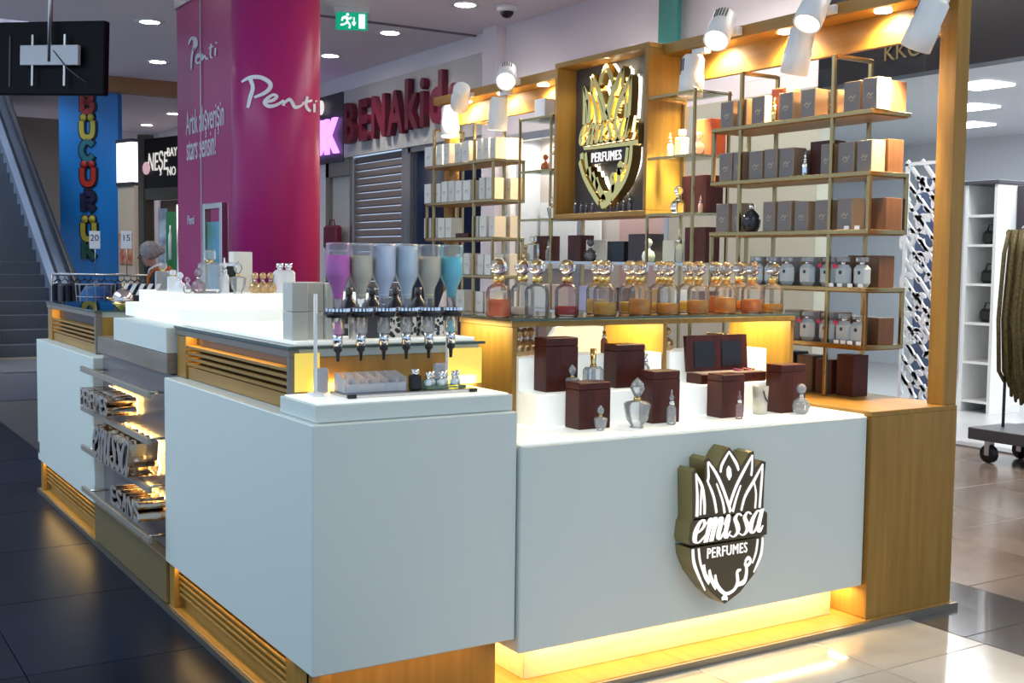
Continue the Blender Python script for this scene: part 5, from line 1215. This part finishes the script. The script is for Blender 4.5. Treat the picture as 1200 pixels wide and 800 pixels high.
t = thing('perfume_bottle', 'small black glass bottle with silver cap between organizer and vials', 'bottle', (.425, .15, 1.0680)); obj('body', bbox(-.018, .018, -.018, .018, 0, .05, b=.005), black, t); lathe_part('cap', [(0, .05), (.014, .05), (.014, .07), (0, .07)], chrome, t)
tag(obj('vial_stand', MB().bbox(0, .15, 0, .06, 0, .012, b=.003).bbox(0, .15, .058, .062, .012, .03, b=.001), clear('green_acrylic', (.7, .85, .72), .3, body=.3, bodycol=(.3, .4, .28)), None, (.455, .12, 1.0680)), 'clear green-tinted stand under the silver-capped vials', 'stand')
for k in range(6):
    t = thing('sample_vial', 'small frosted sample vial with silver cap on the green-tinted stand', 'vial', (.468+k*.0245, .14+.02*(k % 2), 1.0805), group='silver-capped sample vials'); lathe_part('body', [(0, 0), (.012, 0), (.014, .014), (.008, .02)], mat('frosted_white', (.7, .78, .8), .3), t, 10); lathe_part('cap', [(0, .019), (.0085, .019), (.0085, .046), (0, .046)], chrome, t, 10)
# ivory cartons on the glass beside the dispenser
for i, (x, y, z) in enumerate([(.10, .42, 0), (.10, .42, .1), (.165, .44, 0), (.165, .44, .1), (.225, .42, 0), (.225, .42, .085)]):
    o = tag(obj('perfume_carton', bbox(0, .058, 0, .085, 0, .098 if i < 5 else .11, b=.0015), civory, None, (x, y, 1.2200+z)), 'ivory perfume carton stacked on the glass top beside the dispenser', 'perfume box', 'ivory cartons stacked by the dispenser')
    obj('front_panel', bbox(.004, .054, -.001, .0, .004, .094, b=.0003), mat('ivory_panel', (.6, .58, .48), .5), o)
# objects standing on the glass top behind the dispenser
for px in (409, 436, 463, 490):
    p = at(px, 352, y=.62)
    t = thing('black_bottle', 'black round-shouldered bottle standing behind the inverted dispenser bottles', 'bottle', (p.x, .62, 1.2200), group='black bottles behind the dispenser')
    lathe_part('body', [(0, 0), (.04, 0), (.042, .004), (.042, .09), (.036, .115), (.014, .135), (.012, .15)], black, t, 18); lathe_part('label_band', [(.0422, .03), (.0428, .03), (.0428, .045), (.0422, .045)], mat('grey_label', (.3, .3, .32), .5), t, 18); lathe_part('cap', [(0, .15), (.013, .15), (.013, .175), (0, .175)], dgrey, t)
t = thing('red_candle', 'red candle in a clear glass behind the dispenser', 'candle', (.33, .4, 1.2200)); lathe_part('glass_cup', [(0, 0), (.03, 0), (.032, .08), (.03, .08), (.028, .004), (0, .004)], glass2, t); lathe_part('wax', [(0, .012), (.027, .012), (.0275, .05), (0, .05)], mat('red_wax', (.5, .02, .04), .4), t)
dots = mat('spotted_box', (.6, .55, .5), .5); n, l = nodes(dots); vo = n.new('ShaderNodeTexVoronoi'); vo.inputs['Scale'].default_value = 60; tc = n.new('ShaderNodeTexCoord'); l.new(tc.outputs['Object'], vo.inputs[0]); rp = n.new('ShaderNodeValToRGB'); rp.color_ramp.interpolation = 'CONSTANT'; rp.color_ramp.elements[0].color = (.02, .02, .02, 1); rp.color_ramp.elements[1].color = (.7, .66, .6, 1); rp.color_ramp.elements[1].position = .5; l.new(vo.outputs['Distance'], rp.inputs[0]); l.new(rp.outputs[0], n['Principled BSDF'].inputs[0])
for x, lb in ((.47, 'first'), (.6, 'second')):
    tag(obj('spotted_box', bbox(0, .11, 0, .05, 0, .1, b=.002), dots, None, (x, .44, 1.2200)), 'black and white spotted box behind the dispenser spouts, %s of two' % lb, 'box')
tag(obj('grey_box', bbox(0, .09, 0, .06, 0, .11, b=.002), dgrey, None, (.37, .44, 1.2200)), 'dark grey box behind the dispenser spouts', 'box')
t = thing('cosmetic_tube', 'cream cosmetic bottle with dark band behind the last inverted bottle', 'bottle', (.71, .46, 1.2200)); lathe_part('body', [(0, 0), (.028, 0), (.03, .1), (.01, .16), (0, .17)], mat('cream_tube', (.7, .52, .42), .4), t); lathe_part('band', [(.0295, .06), (.0305, .06), (.0308, .085), (.0298, .085)], black, t)

# bottles on the glowing stand
ZT = 1.3355
kinds = [(191, 'square', 1.0, 'square bottle with gold cap first on the glowing stand', glass2, 0), (203, 'square', .75, 'white bottle with twin knobs on the glowing stand', paper, 0), (211, 'round', .7, 'white rounded bottle behind the twin-knob bottle', paper, .05), (220, 'round', .55, 'tiny round clear bottle on the glowing stand', glass2, 0), (233, 'round', .85, 'rose-tinted round bottle on the glowing stand', clear('rose_clear', (.95, .85, .87), .4, body=.2, bodycol=(.8, .6, .65)), 0), (246, 'square', 1.45, 'tall square clear bottle with cube stopper in the middle of the glowing stand', glass2, 0), (263, 'tall', .95, 'slim white bottle with pink dot on the glowing stand', paper, 0), (279, 'tulip', 1.0, 'low clear bottle with gold collar before the tall ivory carton', glass2, -.05), (299, 'round', .72, 'gilded amber bottle, first of three on the glowing stand', mat('gilded_glass', (.6, .4, .2), .2, .6), 0), (308, 'round', .72, 'gilded amber bottle, middle of three on the glowing stand', mat('gilded_glass', (.6, .4, .2), .2, .6), 0), (317, 'round', .72, 'gilded amber bottle, last of three on the glowing stand', mat('gilded_glass', (.6, .4, .2), .2, .6), 0), (328, 'spray', .95, 'white frosted bottle beside the ivory cartons, left of two', mat('white_frost', (.8, .8, .8), .35), 0), (338, 'spray', .95, 'white frosted bottle beside the ivory cartons, right of two', mat('white_frost', (.8, .8, .8), .35), 0)]
for px, kd, s, lb, tn, dy in kinds:
    p = at(px, 341, y=1.93+dy); p = at(px, 341, x=.2) if p.x < .2 else p; mini(kd, lb, (p.x, min(p.y, 2.5), ZT), s*1.12, tint=tn)
p = at(285, 340, y=2.02); tag(obj('perfume_carton', bbox(-.045, .045, 0, .07, 0, .19, b=.002), civory, None, (p.x, 2.02, ZT)), 'tall ivory carton standing upright on the glowing stand', 'perfume box')
p = at(270, 340, y=2.04); t = thing('perfume_bottle', 'black tall bottle with wide cap on the glowing stand', 'bottle', (p.x, 2.04, ZT)); obj('body', bbox(-.03, .03, -.02, .02, 0, .12, b=.006), black, t); obj('cap', bbox(-.036, .036, -.022, .022, .12, .14, b=.004), chrome, t)
# card tray and round flask at the far end
p = at(157, 347, y=3.5)
t = thing('card_tray', 'black tray fanned with white scent cards beside the glowing stand', 'tray', (p.x, 3.5, 1.2075)); obj('tray', bbox(-.1, .12, -.05, .05, 0, .07, b=.004), black, t)
for k in range(5): obj('scent_card', MB().add([(-.095+k*.045, -.03, .06), (-.072+k*.045, -.03, .06), (-.032+k*.045, -.03, .135), (-.055+k*.045, -.03, .135), (-.095+k*.045, -.028, .06), (-.072+k*.045, -.028, .06), (-.032+k*.045, -.028, .135), (-.055+k*.045, -.028, .135)], [(0,1,2,3),(4,7,6,5),(0,4,5,1),(1,5,6,2),(2,6,7,3),(3,7,4,0)]), paper, t)
p = at(144, 364, z=1.2075); py_ = min(max(p.y, 3.15), 4.3); p = at(144, 355, y=3.17)
t = thing('round_flask', 'shiny round flask with gold base and side spout on the far glass top', 'flask', (p.x, 3.17, 1.2075))
lathe_part('body', [(0, .0), (.025, .0), (.048, .025), (.056, .055), (.048, .09), (.025, .108), (.008, .115)], mat('copper_chrome', (.7, .62, .6), .12, .9), t, 20); lathe_part('gold_base', [(0, -.0), (.026, 0), (.05, .025), (.0575, .045), (.04, .03), (0, .03)], goldm, t, 20); lathe_part('finial', [(0, .113), (.006, .115), (.004, .135), (0, .15)], goldm, t, 8)
obj('spout', MB().tube([(-.05, 0, .06), (-.085, .0, .065)], [.012, .006], 8), goldm, t)

# ---- ordinal labels for rows of look-alikes (counted from a thing one can find)
for (kind, row, back), L_ in placed.items():
    L_.sort(key=lambda o: o.location.y)
    for i, o in enumerate(L_):
        if kind == 'grey': o['label'] = 'grey-fronted perfume carton, %s from the oak post %s the %s shelf' % (ORD[i], 'at the back of' if back else 'along', ROWN[row])
        elif kind == 'ivory': o['label'] = 'ivory perfume carton, %s from the crest box %s the %s shelf' % (ORD[i], 'at the back of' if back else 'along', ROWN[row])
        else: o['label'] = 'walnut brown perfume carton, %s from the oak post on the %s shelf' % (ORD[i], ROWN[row])
def ordinal(name, key, fmt, test=lambda o: True):
    L_ = sorted([o for o in bpy.data.objects if o.parent is None and o.name.split('.')[0] == name and test(o)], key=key)
    for i, o in enumerate(L_): o['label'] = fmt % ORD[i]
for row in (3, 4): ordinal('frosted_bottle', lambda o: o.location.y, 'frosted spray bottle, %s from the oak post on the '+ROWN[row]+' shelf', lambda o, r_=ROWN[row]: r_ in o['label'])
ordinal('sample_vial', lambda o: o.location.x, 'frosted sample vial with silver cap, %s from the small black bottle')
ordinal('black_bottle', lambda o: o.location.x, 'black round-shouldered bottle behind the dispenser, %s from the ivory cartons')
ordinal('perfume_bottle', lambda o: -o.location.y, 'tiny dark glass bottle below the gold crest, %s from the ivory rack', lambda o: o['label'].startswith('tiny dark'))
ordinal('price_ticket', lambda o: (-o.location.z, o.location.y), 'white price ticket by the brown cartons, %s from the top and oak post')
stk = [o for o in bpy.data.objects if o.parent is None and o.get('group') == 'ivory cartons stacked by the dispenser']
for o in stk:
    k = {.10: 'outer', .165: 'middle', .225: 'inner'}[min((.10, .165, .225), key=lambda v_: abs(v_-o.location.x))]
    o['label'] = '%s ivory perfume carton of the %s stack beside the dispenser' % ('upper' if o.location.z > 1.26 else 'lower', k)
